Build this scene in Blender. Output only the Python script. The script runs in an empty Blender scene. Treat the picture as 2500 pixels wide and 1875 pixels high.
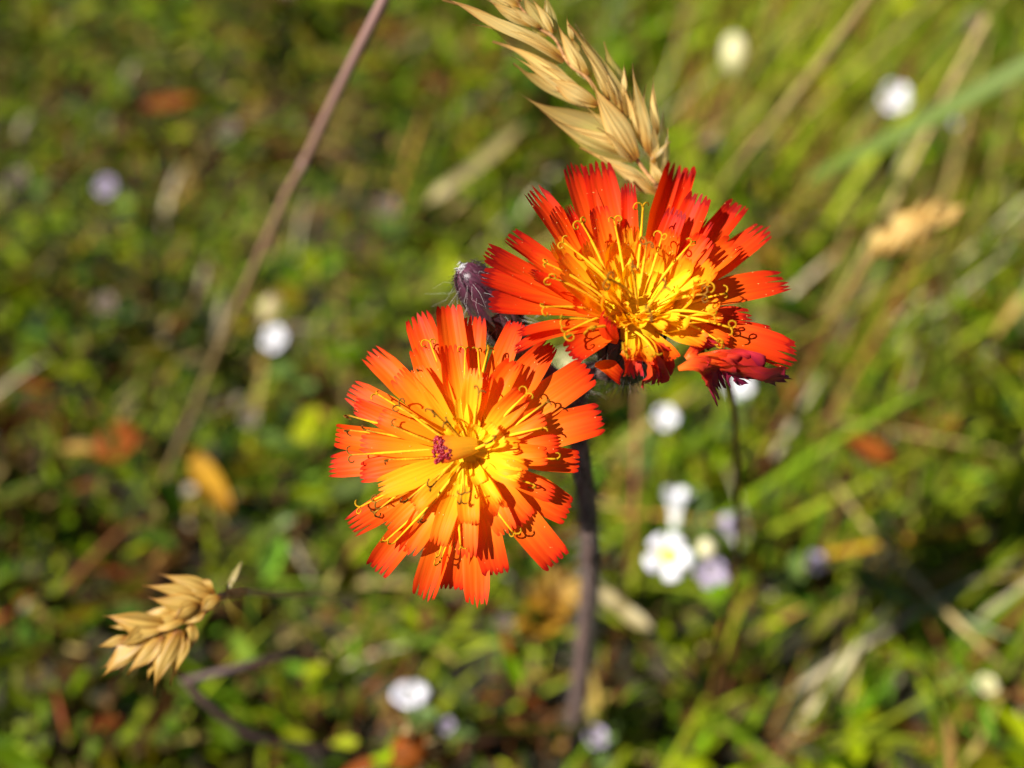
import bpy, math, random
import numpy as np
from mathutils import Vector, Matrix

# ------------------------------------------------------------------ camera, sky, sun
W, H = 2500.0, 1875.0                     # photograph pixels
HFOV = math.radians(55.0)
F = (W / 2) / math.tan(HFOV / 2)          # focal length in photograph pixels
PITCH = math.radians(55.0)
MM = 0.001
CAM = Vector((0, 0, 156.0))               # everything below is laid out in millimetres
RIGHT = Vector((1, 0, 0))
UP = Vector((0, math.sin(PITCH), math.cos(PITCH)))
FWD = Vector((0, math.cos(PITCH), -math.sin(PITCH)))

scene = bpy.context.scene
COL = scene.collection
cd = bpy.data.cameras.new('camera'); cam = bpy.data.objects.new('camera', cd); COL.objects.link(cam)
cd.sensor_width = 36.0; cd.angle = HFOV
cd.clip_start = 0.002; cd.clip_end = 200.0
cam.location = CAM * MM
cam.rotation_euler = (math.radians(90) - PITCH, 0, 0)
scene.camera = cam
cd.dof.use_dof = True
cd.dof.focus_distance = 0.0725
cd.dof.aperture_fstop = cd.lens / 2.75    # entrance pupil of a few mm, a compact camera
cd.dof.aperture_blades = 0

SUN_TO = Vector((-0.86, -0.31, 1.02)).normalized()
world = bpy.data.worlds.new('World'); scene.world = world; world.use_nodes = True
nt = world.node_tree
sky = nt.nodes.new('ShaderNodeTexSky'); sky.sky_type = 'NISHITA'; sky.sun_disc = False
sky.altitude = 2000.0; sky.air_density = 0.6; sky.dust_density = 0.15; sky.ozone_density = 1.0   # clear upland air
sky.sun_elevation = math.asin(SUN_TO.z)
sky.sun_rotation = math.atan2(SUN_TO.x, SUN_TO.y)
bg = nt.nodes['Background']; bg.inputs[1].default_value = 0.05
nt.links.new(sky.outputs[0], bg.inputs[0])
sd = bpy.data.lights.new('sun', 'SUN'); sun = bpy.data.objects.new('sun', sd); COL.objects.link(sun)
sd.energy = 5.0; sd.angle = math.radians(0.53); sd.color = (1.0, 0.965, 0.91)
sun.rotation_euler = SUN_TO.to_track_quat('Z', 'Y').to_euler()
scene.view_settings.view_transform = 'Standard'; scene.view_settings.look = 'None'
scene.view_settings.exposure = 1.1; scene.view_settings.gamma = 1.0
scene.view_settings.use_curve_mapping = False
scene.render.engine = 'CYCLES'
scene.cycles.use_denoising = True
scene.cycles.max_bounces = 8; scene.cycles.diffuse_bounces = 3
scene.cycles.transparent_max_bounces = 8

rng = random.Random(11)
nrng = np.random.default_rng(5)

# ------------------------------------------------------------------ pixel helpers
def ray(px, py):
    return FWD + RIGHT * ((px - W / 2) / F) - UP * ((py - H / 2) / F)
def at(px, py, depth):
    return CAM + ray(px, py) * depth
def atz(px, py, z):
    r = ray(px, py)
    return CAM + r * ((z - CAM.z) / r.z)
def depth_of(p):
    return (p - CAM).dot(FWD)
def on_plane(px, py, p0, n):
    r = ray(px, py)
    return CAM + r * ((p0 - CAM).dot(n) / r.dot(n))

# ------------------------------------------------------------------ materials
def _attr(nodes, name):
    a = nodes.new('ShaderNodeAttribute'); a.attribute_name = name; return a
def ramp(nodes, stops):
    r = nodes.new('ShaderNodeValToRGB'); e = r.color_ramp.elements
    while len(e) > 1: e.remove(e[-1])
    e[0].position = stops[0][0]; e[0].color = (*stops[0][1], 1)
    for p, c in stops[1:]:
        k = e.new(p); k.color = (*c, 1)
    return r

def mat_fibrous(name, stops, translucency=0.35, rough=0.5, spec=0.35, streak=(14.0, 1.4), streak_amt=0.22, bump=0.25, sat=1.35, coat=0.0, clear=0.0, vein=0.5):
    """colour along the piece from attribute 'tone', lengthwise streaks from 'across', thin and translucent"""
    m = bpy.data.materials.new(name); m.use_nodes = True
    N = m.node_tree.nodes; L = m.node_tree.links; N.clear()
    out = N.new('ShaderNodeOutputMaterial')
    tone = _attr(N, 'tone'); across = _attr(N, 'across'); info = N.new('ShaderNodeObjectInfo')
    comb = N.new('ShaderNodeCombineXYZ')
    def mul(a, k):
        n = N.new('ShaderNodeMath'); n.operation = 'MULTIPLY'; L.new(a, n.inputs[0]); n.inputs[1].default_value = k; return n.outputs[0]
    L.new(mul(across.outputs['Fac'], streak[0]), comb.inputs[0])
    L.new(mul(tone.outputs['Fac'], streak[1]), comb.inputs[1])
    L.new(mul(info.outputs['Random'], 37.0), comb.inputs[2])
    no = N.new('ShaderNodeTexNoise'); no.inputs['Scale'].default_value = 1.0; no.inputs['Detail'].default_value = 4.0
    L.new(comb.outputs[0], no.inputs['Vector'])
    # streaks shift the tone a little and the brightness a little
    off = N.new('ShaderNodeMath'); off.operation = 'MULTIPLY_ADD'
    L.new(no.outputs['Fac'], off.inputs[0]); off.inputs[1].default_value = streak_amt; off.inputs[2].default_value = -streak_amt * 0.5
    add = N.new('ShaderNodeMath'); add.operation = 'ADD'
    L.new(tone.outputs['Fac'], add.inputs[0]); L.new(off.outputs[0], add.inputs[1])
    rp = ramp(N, stops); L.new(add.outputs[0], rp.inputs[0])
    val = N.new('ShaderNodeMath'); val.operation = 'MULTIPLY_ADD'
    L.new(no.outputs['Fac'], val.inputs[0]); val.inputs[1].default_value = vein; val.inputs[2].default_value = 1 - 0.5 * vein
    hs = N.new('ShaderNodeHueSaturation'); L.new(rp.outputs[0], hs.inputs['Color']); L.new(val.outputs[0], hs.inputs['Value'])
    pb = N.new('ShaderNodeBsdfPrincipled'); L.new(hs.outputs[0], pb.inputs['Base Color'])
    pb.inputs['Roughness'].default_value = rough; pb.inputs['Specular IOR Level'].default_value = spec
    if coat: pb.inputs['Coat Weight'].default_value = coat; pb.inputs['Coat Roughness'].default_value = 0.15
    bp = N.new('ShaderNodeBump'); bp.inputs['Strength'].default_value = bump; bp.inputs['Distance'].default_value = 0.0001
    L.new(no.outputs['Fac'], bp.inputs['Height']); L.new(bp.outputs[0], pb.inputs['Normal'])
    hs2 = N.new('ShaderNodeHueSaturation'); hs2.inputs['Saturation'].default_value = sat; L.new(hs.outputs[0], hs2.inputs['Color'])
    tr = N.new('ShaderNodeBsdfTranslucent'); L.new(hs2.outputs[0], tr.inputs['Color'])
    mx = N.new('ShaderNodeMixShader'); mx.inputs[0].default_value = translucency
    L.new(pb.outputs[0], mx.inputs[1]); L.new(tr.outputs[0], mx.inputs[2])
    if clear:   # thin, partly see-through membrane
        tp = N.new('ShaderNodeBsdfTransparent'); m2 = N.new('ShaderNodeMixShader'); m2.inputs[0].default_value = clear
        L.new(mx.outputs[0], m2.inputs[1]); L.new(tp.outputs[0], m2.inputs[2]); L.new(m2.outputs[0], out.inputs[0])
    else: L.new(mx.outputs[0], out.inputs[0])
    return m

def mat_plain(name, col, rough=0.6, var=0.25, scale=900.0, col2=None, spec=0.3, transl=0.0, bump=0.4, dist=0.0001):
    m = bpy.data.materials.new(name); m.use_nodes = True
    N = m.node_tree.nodes; L = m.node_tree.links
    pb = N['Principled BSDF']; out = N['Material Output']
    tc = N.new('ShaderNodeTexCoord'); no = N.new('ShaderNodeTexNoise')
    no.inputs['Scale'].default_value = scale; no.inputs['Detail'].default_value = 5.0
    L.new(tc.outputs['Object'], no.inputs['Vector'])
    a = tuple(max(0, c * (1 - var)) for c in col); b = col2 or tuple(min(1, c * (1 + var)) for c in col)
    rp = ramp(N, [(0.35, a), (0.65, b)]); L.new(no.outputs['Fac'], rp.inputs[0]); L.new(rp.outputs[0], pb.inputs['Base Color'])
    pb.inputs['Roughness'].default_value = rough; pb.inputs['Specular IOR Level'].default_value = spec
    bp = N.new('ShaderNodeBump'); bp.inputs['Strength'].default_value = bump; bp.inputs['Distance'].default_value = dist
    L.new(no.outputs['Fac'], bp.inputs['Height']); L.new(bp.outputs[0], pb.inputs['Normal'])
    if transl > 0:
        tr = N.new('ShaderNodeBsdfTranslucent'); L.new(rp.outputs[0], tr.inputs['Color'])
        mx = N.new('ShaderNodeMixShader'); mx.inputs[0].default_value = transl
        L.new(pb.outputs[0], mx.inputs[1]); L.new(tr.outputs[0], mx.inputs[2]); L.new(mx.outputs[0], out.inputs[0])
    return m

def mat_leafcol(name, rough=0.42, transl=0.35, spec=0.4):
    m = bpy.data.materials.new(name); m.use_nodes = True
    N = m.node_tree.nodes; L = m.node_tree.links
    pb = N['Principled BSDF']; out = N['Material Output']
    a = _attr(N, 'leafcol'); L.new(a.outputs['Color'], pb.inputs['Base Color'])
    pb.inputs['Roughness'].default_value = rough; pb.inputs['Specular IOR Level'].default_value = spec
    hs = N.new('ShaderNodeHueSaturation'); hs.inputs['Saturation'].default_value = 1.2; hs.inputs['Value'].default_value = 1.3
    L.new(a.outputs['Color'], hs.inputs['Color'])
    tr = N.new('ShaderNodeBsdfTranslucent'); L.new(hs.outputs[0], tr.inputs['Color'])
    mx = N.new('ShaderNodeMixShader'); mx.inputs[0].default_value = transl
    L.new(pb.outputs[0], mx.inputs[1]); L.new(tr.outputs[0], mx.inputs[2]); L.new(mx.outputs[0], out.inputs[0])
    return m

M = {}
M['petal'] = mat_fibrous('petal_orange', [(0.0, (0.96, 0.62, 0.015)), (0.18, (0.96, 0.50, 0.012)), (0.38, (0.96, 0.31, 0.008)), (0.58, (0.92, 0.155, 0.006)),
                                     (0.78, (0.82, 0.062, 0.005)), (0.94, (0.62, 0.022, 0.004)), (1.0, (0.32, 0.008, 0.005))], 0.46, 0.5, 0.10, (15.0, 0.9), 0.28, 0.3, 1.2)
M['petal_old'] = mat_fibrous('petal_wilting', [(0.0, (0.85, 0.20, 0.01)), (0.35, (0.72, 0.05, 0.010)), (0.6, (0.50, 0.022, 0.022)), (0.85, (0.28, 0.014, 0.045)), (1.0, (0.14, 0.01, 0.04))], 0.3, 0.4, 0.3, (14.0, 2.0), 0.4, 0.6, 1.2)
M['floret'] = mat_fibrous('floret_closed', [(0.0, (0.95, 0.55, 0.02)), (0.6, (0.94, 0.30, 0.01)), (0.88, (0.85, 0.12, 0.01)), (1.0, (0.5, 0.02, 0.012))], 0.25, 0.5, 0.15, (14.0, 0.6), 0.3, 0.5)
M['maroon'] = mat_plain('maroon_knobs', (0.22, 0.004, 0.012), 0.35, 0.3, 3000, spec=0.25)
M['style'] = mat_fibrous('style_yellow', [(0.0, (0.95, 0.62, 0.03)), (0.6, (0.95, 0.52, 0.012)), (0.78, (0.66, 0.32, 0.008)), (1.0, (0.50, 0.27, 0.008))], 0.35, 0.6, 0.08, (4, 30), 0.25, 0.5)
M['style_dark'] = mat_fibrous('style_brown', [(0.0, (0.95, 0.60, 0.03)), (0.52, (0.90, 0.45, 0.012)), (0.70, (0.45, 0.21, 0.012)), (0.85, (0.24, 0.10, 0.010)), (1.0, (0.16, 0.06, 0.010))], 0.2, 0.6, 0.08, (4, 30), 0.25, 0.5)
M['pollen'] = mat_plain('pollen', (0.95, 0.62, 0.16), 0.5, 0.1)
M['bract'] = mat_fibrous('bract_purple', [(0.0, (0.05, 0.055, 0.03)), (0.3, (0.035, 0.018, 0.022)), (0.6, (0.045, 0.012, 0.022)), (1.0, (0.095, 0.018, 0.038))], 0.08, 0.4, 0.5, (9, 6), 0.35, 0.8)
M['bract_dark'] = mat_fibrous('bract_dark', [(0.0, (0.05, 0.055, 0.03)), (0.5, (0.04, 0.03, 0.025)), (1.0, (0.10, 0.04, 0.05))], 0.08, 0.5, 0.4, (9, 6), 0.35, 0.8)
M['stem'] = mat_plain('stem_purple_brown', (0.085, 0.048, 0.045), 0.55, 0.45, 1200, col2=(0.17, 0.105, 0.085))
M['hair_black'] = mat_plain('hair_black', (0.02, 0.014, 0.012), 0.4, 0.2)
M['hair_white'] = mat_plain('hair_white', (0.75, 0.74, 0.68), 0.35, 0.05, transl=0.45)
M['hair_stem'] = mat_plain('hair_stem', (0.42, 0.36, 0.32), 0.4, 0.15, transl=0.4)
M['wool'] = mat_plain('white_wool', (0.82, 0.80, 0.78), 0.7, 0.05, transl=0.3)
STRAW = [(0.0, (0.36, 0.15, 0.03)), (0.14, (0.54, 0.29, 0.05)), (0.45, (0.76, 0.56, 0.20)), (0.8, (0.60, 0.37, 0.10)), (1.0, (0.38, 0.18, 0.05))]
M['straw'] = mat_fibrous('straw', STRAW, 0.45, 0.34, 0.35, (9, 0.4), 0.5, 0.9, 1.15, vein=1.5)
M['straw_thin'] = mat_fibrous('straw_membrane', STRAW, 0.5, 0.28, 0.7, (9, 0.4), 0.5, 0.9, 1.1, clear=0.38, vein=1.5)
M['straw_dark'] = mat_fibrous('straw_ochre', [(p, (c[0] * 0.70, c[1] * 0.60, c[2] * 0.38)) for p, c in STRAW], 0.36, 0.42, 0.25, (8, 0.5), 0.45, 0.8, 1.15, vein=1.4)
M['rachis'] = mat_plain('rachis_brown', (0.34, 0.14, 0.045), 0.5, 0.35, 1500, col2=(0.55, 0.30, 0.11))
M['stalk_pink'] = mat_plain('stalk_pink', (0.30, 0.185, 0.13), 0.45, 0.25, 500, col2=(0.42, 0.22, 0.19))
M['stalk_fade'] = mat_fibrous('stalk_fading', [(0, (0.30, 0.17, 0.15)), (0.4, (0.27, 0.15, 0.10)), (0.7, (0.21, 0.135, 0.05)), (1, (0.14, 0.115, 0.028))], 0.1, 0.5, 0.3, (6, 3), 0.3, 0.3)
M['stalk_brown'] = mat_plain('stalk_brown', (0.15, 0.055, 0.018), 0.5, 0.3, 600, col2=(0.26, 0.11, 0.03))
M['stalk_dark'] = mat_plain('stalk_dark', (0.065, 0.036, 0.028), 0.55, 0.3, 600)
M['stalk_tan'] = mat_plain('stalk_tan', (0.36, 0.26, 0.09), 0.5, 0.25, 500)
M['stalk_green'] = mat_plain('stalk_green', (0.12, 0.16, 0.03), 0.5, 0.3, 500)
M['blade_green'] = mat_fibrous('blade_green', [(0, (0.17, 0.22, 0.06)), (0.6, (0.15, 0.21, 0.035)), (1, (0.16, 0.20, 0.03))], 0.4, 0.4, 0.4, (12, 1), 0.3, 0.3)
M['blade_tan'] = mat_fibrous('blade_tan', [(0, (0.36, 0.28, 0.10)), (0.6, (0.50, 0.40, 0.18)), (1, (0.44, 0.30, 0.12))], 0.4, 0.45, 0.4, (12, 1), 0.3, 0.3)
M['blade_ochre'] = mat_fibrous('blade_ochre', [(0, (0.36, 0.18, 0.012)), (0.6, (0.46, 0.24, 0.018)), (1, (0.32, 0.13, 0.012))], 0.3, 0.6, 0.08, (8, 1.5), 0.4, 0.4)
M['blade_rust'] = mat_fibrous('blade_rust', [(0, (0.17, 0.045, 0.006)), (0.6, (0.26, 0.065, 0.008)), (1, (0.15, 0.035, 0.006))], 0.25, 0.6, 0.08, (8, 1.5), 0.4, 0.4)
M['white'] = mat_fibrous('corolla_white', [(0, (0.86, 0.84, 0.78)), (0.5, (0.86, 0.84, 0.87)), (1, (0.82, 0.77, 0.87))], 0.3, 0.5, 0.3, (10, 1), 0.2, 0.2, 1.0)
M['lilac'] = mat_fibrous('corolla_lilac', [(0, (0.46, 0.40, 0.42)), (0.5, (0.42, 0.35, 0.45)), (1, (0.34, 0.26, 0.40))], 0.3, 0.5, 0.3, (10, 1), 0.2, 0.2, 1.0)
M['pinkish'] = mat_fibrous('corolla_faded', [(0, (0.22, 0.17, 0.11)), (0.5, (0.23, 0.17, 0.13)), (1, (0.18, 0.12, 0.10))], 0.3, 0.5, 0.3, (10, 1), 0.3, 0.2, 1.0)
M['cream'] = mat_fibrous('corolla_cream', [(0, (0.50, 0.48, 0.16)), (0.5, (0.70, 0.64, 0.34)), (1, (0.74, 0.66, 0.42))], 0.3, 0.5, 0.3, (10, 1), 0.2, 0.2, 1.0)
M['throat'] = mat_plain('throat_yellow', (0.85, 0.60, 0.06), 0.5, 0.15)
M['sepal'] = mat_plain('sepal_green', (0.12, 0.19, 0.035), 0.5, 0.3, transl=0.25)
M['sepal_brown'] = mat_plain('sepal_brown', (0.16, 0.085, 0.04), 0.5, 0.3, transl=0.2)
M['leaf'] = mat_leafcol('turf_leaf', 0.5, 0.20, 0.06)
M['grass'] = mat_leafcol('turf_grass', 0.5, 0.24, 0.06)

# ------------------------------------------------------------------ mesh builder
class MB:
    def __init__(self):
        self.v = []; self.f = []; self.t = []; self.a = []; self.mi = []
    def vert(self, p, tone=0.5, across=0.5):
        self.v.append((p[0], p[1], p[2])); self.t.append(tone); self.a.append(across); return len(self.v) - 1
    def face(self, idx, mi=0):
        self.f.append(tuple(idx)); self.mi.append(mi)
    def grid(self, rows, mi=0):
        """rows: list of rows of (point, tone, across)"""
        ids = [[self.vert(*q) for q in r] for r in rows]
        for i in range(len(ids) - 1):
            for j in range(len(ids[0]) - 1):
                self.face((ids[i][j], ids[i][j + 1], ids[i + 1][j + 1], ids[i + 1][j]), mi)
        return ids
    def tube(self, pts, radii, sides=8, t0=0.0, t1=1.0, mi=0, cap=True):
        pts = [Vector(p) for p in pts]; n = len(pts); prev = None; rings = []
        for i, p in enumerate(pts):
            t = (pts[min(i + 1, n - 1)] - pts[max(i - 1, 0)])
            t = t.normalized() if t.length > 1e-9 else Vector((0, 0, 1))
            if prev is None:
                u = t.orthogonal().normalized()
            else:
                u = (prev - t * prev.dot(t)); u = u.normalized() if u.length > 1e-6 else t.orthogonal().normalized()
            prev = u; w = t.cross(u)
            r = radii[i] if hasattr(radii, '__len__') else radii
            tt = t0 + (t1 - t0) * i / max(1, n - 1)
            rings.append([self.vert(p + (u * math.cos(2 * math.pi * k / sides) + w * math.sin(2 * math.pi * k / sides)) * r, tt, k / sides) for k in range(sides)])
        for i in range(n - 1):
            for k in range(sides):
                self.face((rings[i][k], rings[i][(k + 1) % sides], rings[i + 1][(k + 1) % sides], rings[i + 1][k]), mi)
        if cap:
            self.face(rings[0][::-1], mi); self.face(rings[-1], mi)
    def knob(self, c, r, mi=0, tone=1.0):
        c = Vector(c)
        ids = [self.vert(c + Vector(d) * r, tone, 0.5) for d in ((1, 0, 0), (-1, 0, 0), (0, 1, 0), (0, -1, 0), (0, 0, 1), (0, 0, -1))]
        for a, b, d in ((0, 2, 4), (2, 1, 4), (1, 3, 4), (3, 0, 4), (2, 0, 5), (1, 2, 5), (3, 1, 5), (0, 3, 5)):
            self.face((ids[a], ids[b], ids[d]), mi)
    def ball(self, c, r, mi=0, tone=0.5, nu=8, nv=6, axis=None, stretch=1.0):
        c = Vector(c); ax = (axis or Vector((0, 0, 1))).normalized(); u = ax.orthogonal().normalized(); w = ax.cross(u)
        rows = []
        for i in range(nv + 1):
            th = math.pi * i / nv
            rr = max(1e-4, math.sin(th)) * r
            rows.append([(c + ax * (-math.cos(th) * r * stretch) + (u * math.cos(2 * math.pi * k / nu) + w * math.sin(2 * math.pi * k / nu)) * rr, i / nv if tone is None else tone, k / nu) for k in range(nu + 1)])
        self.grid(rows, mi)
    def build(self, name, mats, parent=None, origin=None, smooth=True):
        o0 = origin if origin is not None else root_origin(parent)
        me = bpy.data.meshes.new(name)
        me.from_pydata([((x - o0[0]) * MM, (y - o0[1]) * MM, (z - o0[2]) * MM) for x, y, z in self.v], [], self.f)
        for nm, vals in (('tone', self.t), ('across', self.a)):
            at_ = me.attributes.new(nm, 'FLOAT', 'POINT'); at_.data.foreach_set('value', vals)
        for m in (mats if isinstance(mats, (list, tuple)) else [mats]): me.materials.append(m)
        me.polygons.foreach_set('material_index', self.mi)
        me.polygons.foreach_set('use_smooth', [smooth] * len(self.f))
        me.update()
        o = bpy.data.objects.new(name, me); COL.objects.link(o)
        if parent is not None: o.parent = parent
        else: o.location = Vector(o0) * MM
        return o

ORIG = {}
def root_origin(p):
    while p is not None and p.parent is not None: p = p.parent
    return ORIG[p.name] if p is not None else Vector((0, 0, 0))
def thing(name, label, cat, base, group=None):
    o = bpy.data.objects.new(name, None); COL.objects.link(o); o.empty_display_size = 0.005
    o.location = Vector(base) * MM; ORIG[o.name] = Vector(base)
    o['label'] = label; o['category'] = cat; o['kind'] = 'thing'
    if group: o['group'] = group
    return o

def bez(p, n):
    """Catmull-Rom through the points"""
    p = [Vector(q) for q in p]
    if len(p) == 2: return [p[0].lerp(p[1], i / n) for i in range(n + 1)]
    q = [p[0] * 2 - p[1]] + p + [p[-1] * 2 - p[-2]]
    out = []; seg = len(p) - 1
    for i in range(n + 1):
        s = i / n * seg; k = min(int(s), seg - 1); t = s - k
        a, b, c, d = q[k], q[k + 1], q[k + 2], q[k + 3]
        out.append(0.5 * ((2 * b) + (c - a) * t + (2 * a - 5 * b + 4 * c - d) * t * t + (3 * b - a - 3 * c + d) * t ** 3))
    return out

# ================================================================== GROUND AND TURF
def value_noise(x, y, s, seed):
    r = np.random.default_rng(seed); g = r.random((128, 128))
    x = x / s + 1000; y = y / s + 1000
    xi = np.floor(x).astype(int); yi = np.floor(y).astype(int); fx = x - xi; fy = y - yi
    fx = fx * fx * (3 - 2 * fx); fy = fy * fy * (3 - 2 * fy)
    a = g[xi % 128, yi % 128]; b = g[(xi + 1) % 128, yi % 128]; c = g[xi % 128, (yi + 1) % 128]; d = g[(xi + 1) % 128, (yi + 1) % 128]
    return (a * (1 - fx) + b * fx) * (1 - fy) + (c * (1 - fx) + d * fx) * fy

def np_mesh(name, verts, faces, cols, mat, label, cat, smooth=False):
    me = bpy.data.meshes.new(name)
    nv, nf = len(verts), len(faces); k = faces.shape[1]
    me.vertices.add(nv); me.vertices.foreach_set('co', (verts * MM).astype(np.float32).ravel())
    me.loops.add(nf * k); me.loops.foreach_set('vertex_index', faces.astype(np.int32).ravel())
    me.polygons.add(nf); me.polygons.foreach_set('loop_start', np.arange(0, nf * k, k, dtype=np.int32))
    try: me.polygons.foreach_set('loop_total', np.full(nf, k, dtype=np.int32))
    except Exception: pass
    me.polygons.foreach_set('use_smooth', np.full(nf, smooth))
    a = me.attributes.new('leafcol', 'FLOAT_COLOR', 'POINT')
    c4 = np.ones((nv, 4), np.float32); c4[:, :3] = cols; a.data.foreach_set('color', c4.ravel())
    me.materials.append(mat); me.update(calc_edges=True)
    o = bpy.data.objects.new(name, me); COL.objects.link(o)
    o['label'] = label; o['category'] = cat; o['kind'] = 'stuff'
    return o

def build_ground():
    mb = MB(); S = 40000.0
    ids = [mb.vert(p) for p in ((-S, -S, 0), (S, -S, 0), (S, S, 0), (-S, S, 0))]
    mb.face(ids)
    m = bpy.data.materials.new('soil_and_moss'); m.use_nodes = True
    N = m.node_tree.nodes; L = m.node_tree.links; pb = N['Principled BSDF']
    tc = N.new('ShaderNodeTexCoord')
    n1 = N.new('ShaderNodeTexNoise'); n1.inputs['Scale'].default_value = 60.0; n1.inputs['Detail'].default_value = 8.0
    L.new(tc.outputs['Object'], n1.inputs['Vector'])
    r = ramp(N, [(0.3, (0.018, 0.012, 0.006)), (0.5, (0.025, 0.024, 0.006)), (0.7, (0.05, 0.034, 0.016))]); L.new(n1.outputs['Fac'], r.inputs[0])
    L.new(r.outputs[0], pb.inputs['Base Color']); pb.inputs['Roughness'].default_value = 0.9
    o = mb.build('ground', m, smooth=False); o['kind'] = 'structure'
    o['label'] = 'dark soil and moss under the meadow turf'
build_ground()

def mound(x, y):
    """height of the turf canopy in mm"""
    return 1 + 27 * value_noise(x, y, 17, 1) ** 1.5 + 8 * value_noise(x, y, 7, 2)

PAL = np.array([(0.095, 0.175, 0.002), (0.23, 0.295, 0.003), (0.022, 0.052, 0.002), (0.15, 0.130, 0.004), (0.11, 0.042, 0.010),
                (0.36, 0.25, 0.06), (0.25, 0.060, 0.010), (0.48, 0.40, 0.28), (0.15, 0.28, 0.02)])
def turf_leaves(n, xr, yr, smin, smax, seed, name, label, hmul=1.0, keepout=None, litter=False):
    r = np.random.default_rng(seed)
    x = r.uniform(*xr, n); y = r.uniform(*yr, n)
    if keepout is not None:
        k = ~((x > keepout[0]) & (x < keepout[1]) & (y > keepout[2]) & (y < keepout[3])); x = x[k]; y = y[k]; n = len(x)
    k = r.random(n) > np.clip(1.2 - 3.2 * value_noise(x, y, 21, 9), 0, 0.0 if litter else 0.7); x = x[k]; y = y[k]; n = len(x)   # thin, bare patches
    hz = mound(x, y) * hmul
    z = hz * (1 - 0.8 * r.random(n) ** 2.2)
    L = (smin + (smax - smin) * r.random(n) ** 1.6) * (0.7 + 0.6 * value_noise(x, y, 30, 7)); Wd = L * r.uniform(0.15, 0.55, n)
    # weights of the palette drift over the ground
    dry = np.clip(value_noise(x, y, 30, 3) * 2.4 - 0.75 - 0.004 * np.clip(x, -100, 100), 0, 1); lush = np.clip(value_noise(x, y, 26, 4) * 1.8 - 0.4, 0, 1)
    w = np.stack([1.0 * lush + 0.25, 0.8 * lush + 0.35 + 0.004 * np.clip(x, -60, 150), 1.5 * (1 - lush) ** 2 + 0.1, 0.60 + 0 * x, 1.4 * dry + 0.08,
                  0.09 + 0.3 * dry, 0.40 * dry + 0.03, 0.018 + 0 * x, 0.4 * lush], 1)
    w = np.clip(w, 0.01, None); cs = np.cumsum(w / w.sum(1, keepdims=True), 1)
    pick = (r.random(n)[:, None] > cs).sum(1).clip(0, len(PAL) - 1)
    col = PAL[pick] * r.uniform(0.25, 1.3, (n, 1)) * (0.84 + 0.0022 * np.clip(x, -90, 90))[:, None]   # every leaf colour scaled darker towards the left, lighter towards the right
    if litter: col = np.array([(0.09, 0.042, 0.014), (0.14, 0.07, 0.02), (0.06, 0.032, 0.012), (0.11, 0.04, 0.012), (0.05, 0.07, 0.006)])[pick % 5] * r.uniform(0.4, 1.3, (n, 1))
    col = col * r.uniform(0.88, 1.12, (n, 3))
    # dead bits are narrow
    dead = (pick >= 4) & (pick <= 6); Wd = np.where(dead, Wd * 0.6, Wd); L = np.where(dead, L * 1.25, L)
    L = np.where(pick == 7, L * 0.6, L)
    az = r.uniform(0, 2 * np.pi, n); el = np.radians(r.normal(10, 26, n)); roll = np.radians(r.normal(0, 28, n))
    d = np.stack([np.cos(az) * np.cos(el), np.sin(az) * np.cos(el), np.sin(el)], 1)
    s0 = np.stack([-np.sin(az), np.cos(az), 0 * az], 1); n0 = np.cross(d, s0)
    s = s0 * np.cos(roll)[:, None] + n0 * np.sin(roll)[:, None]; nn = np.cross(d, s)
    c = np.stack([x, y, z], 1); L = L[:, None]; Wd = Wd[:, None]; fold = Wd * 0.18
    V = np.stack([c - d * L * 0.5, c - d * L * 0.12 + s * Wd * 0.46, c + d * L * 0.28 + s * Wd * 0.40, c + d * L * 0.5 - nn * fold * 0.5,
                  c + d * L * 0.28 - s * Wd * 0.40, c - d * L * 0.12 - s * Wd * 0.46, c + d * L * 0.08 - nn * fold], 1)
    V[:, :, 2] = np.maximum(V[:, :, 2], 0.4)
    f = np.array([(0, 6, 1), (1, 6, 2), (2, 6, 3), (3, 6, 4), (4, 6, 5), (5, 6, 0)])
    faces = (np.arange(n)[:, None, None] * 7 + f[None]).reshape(-1, 3)
    np_mesh(name, V.reshape(-1, 3), faces, np.repeat(col, 7, 0), M['leaf'], label, 'ground cover')

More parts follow.
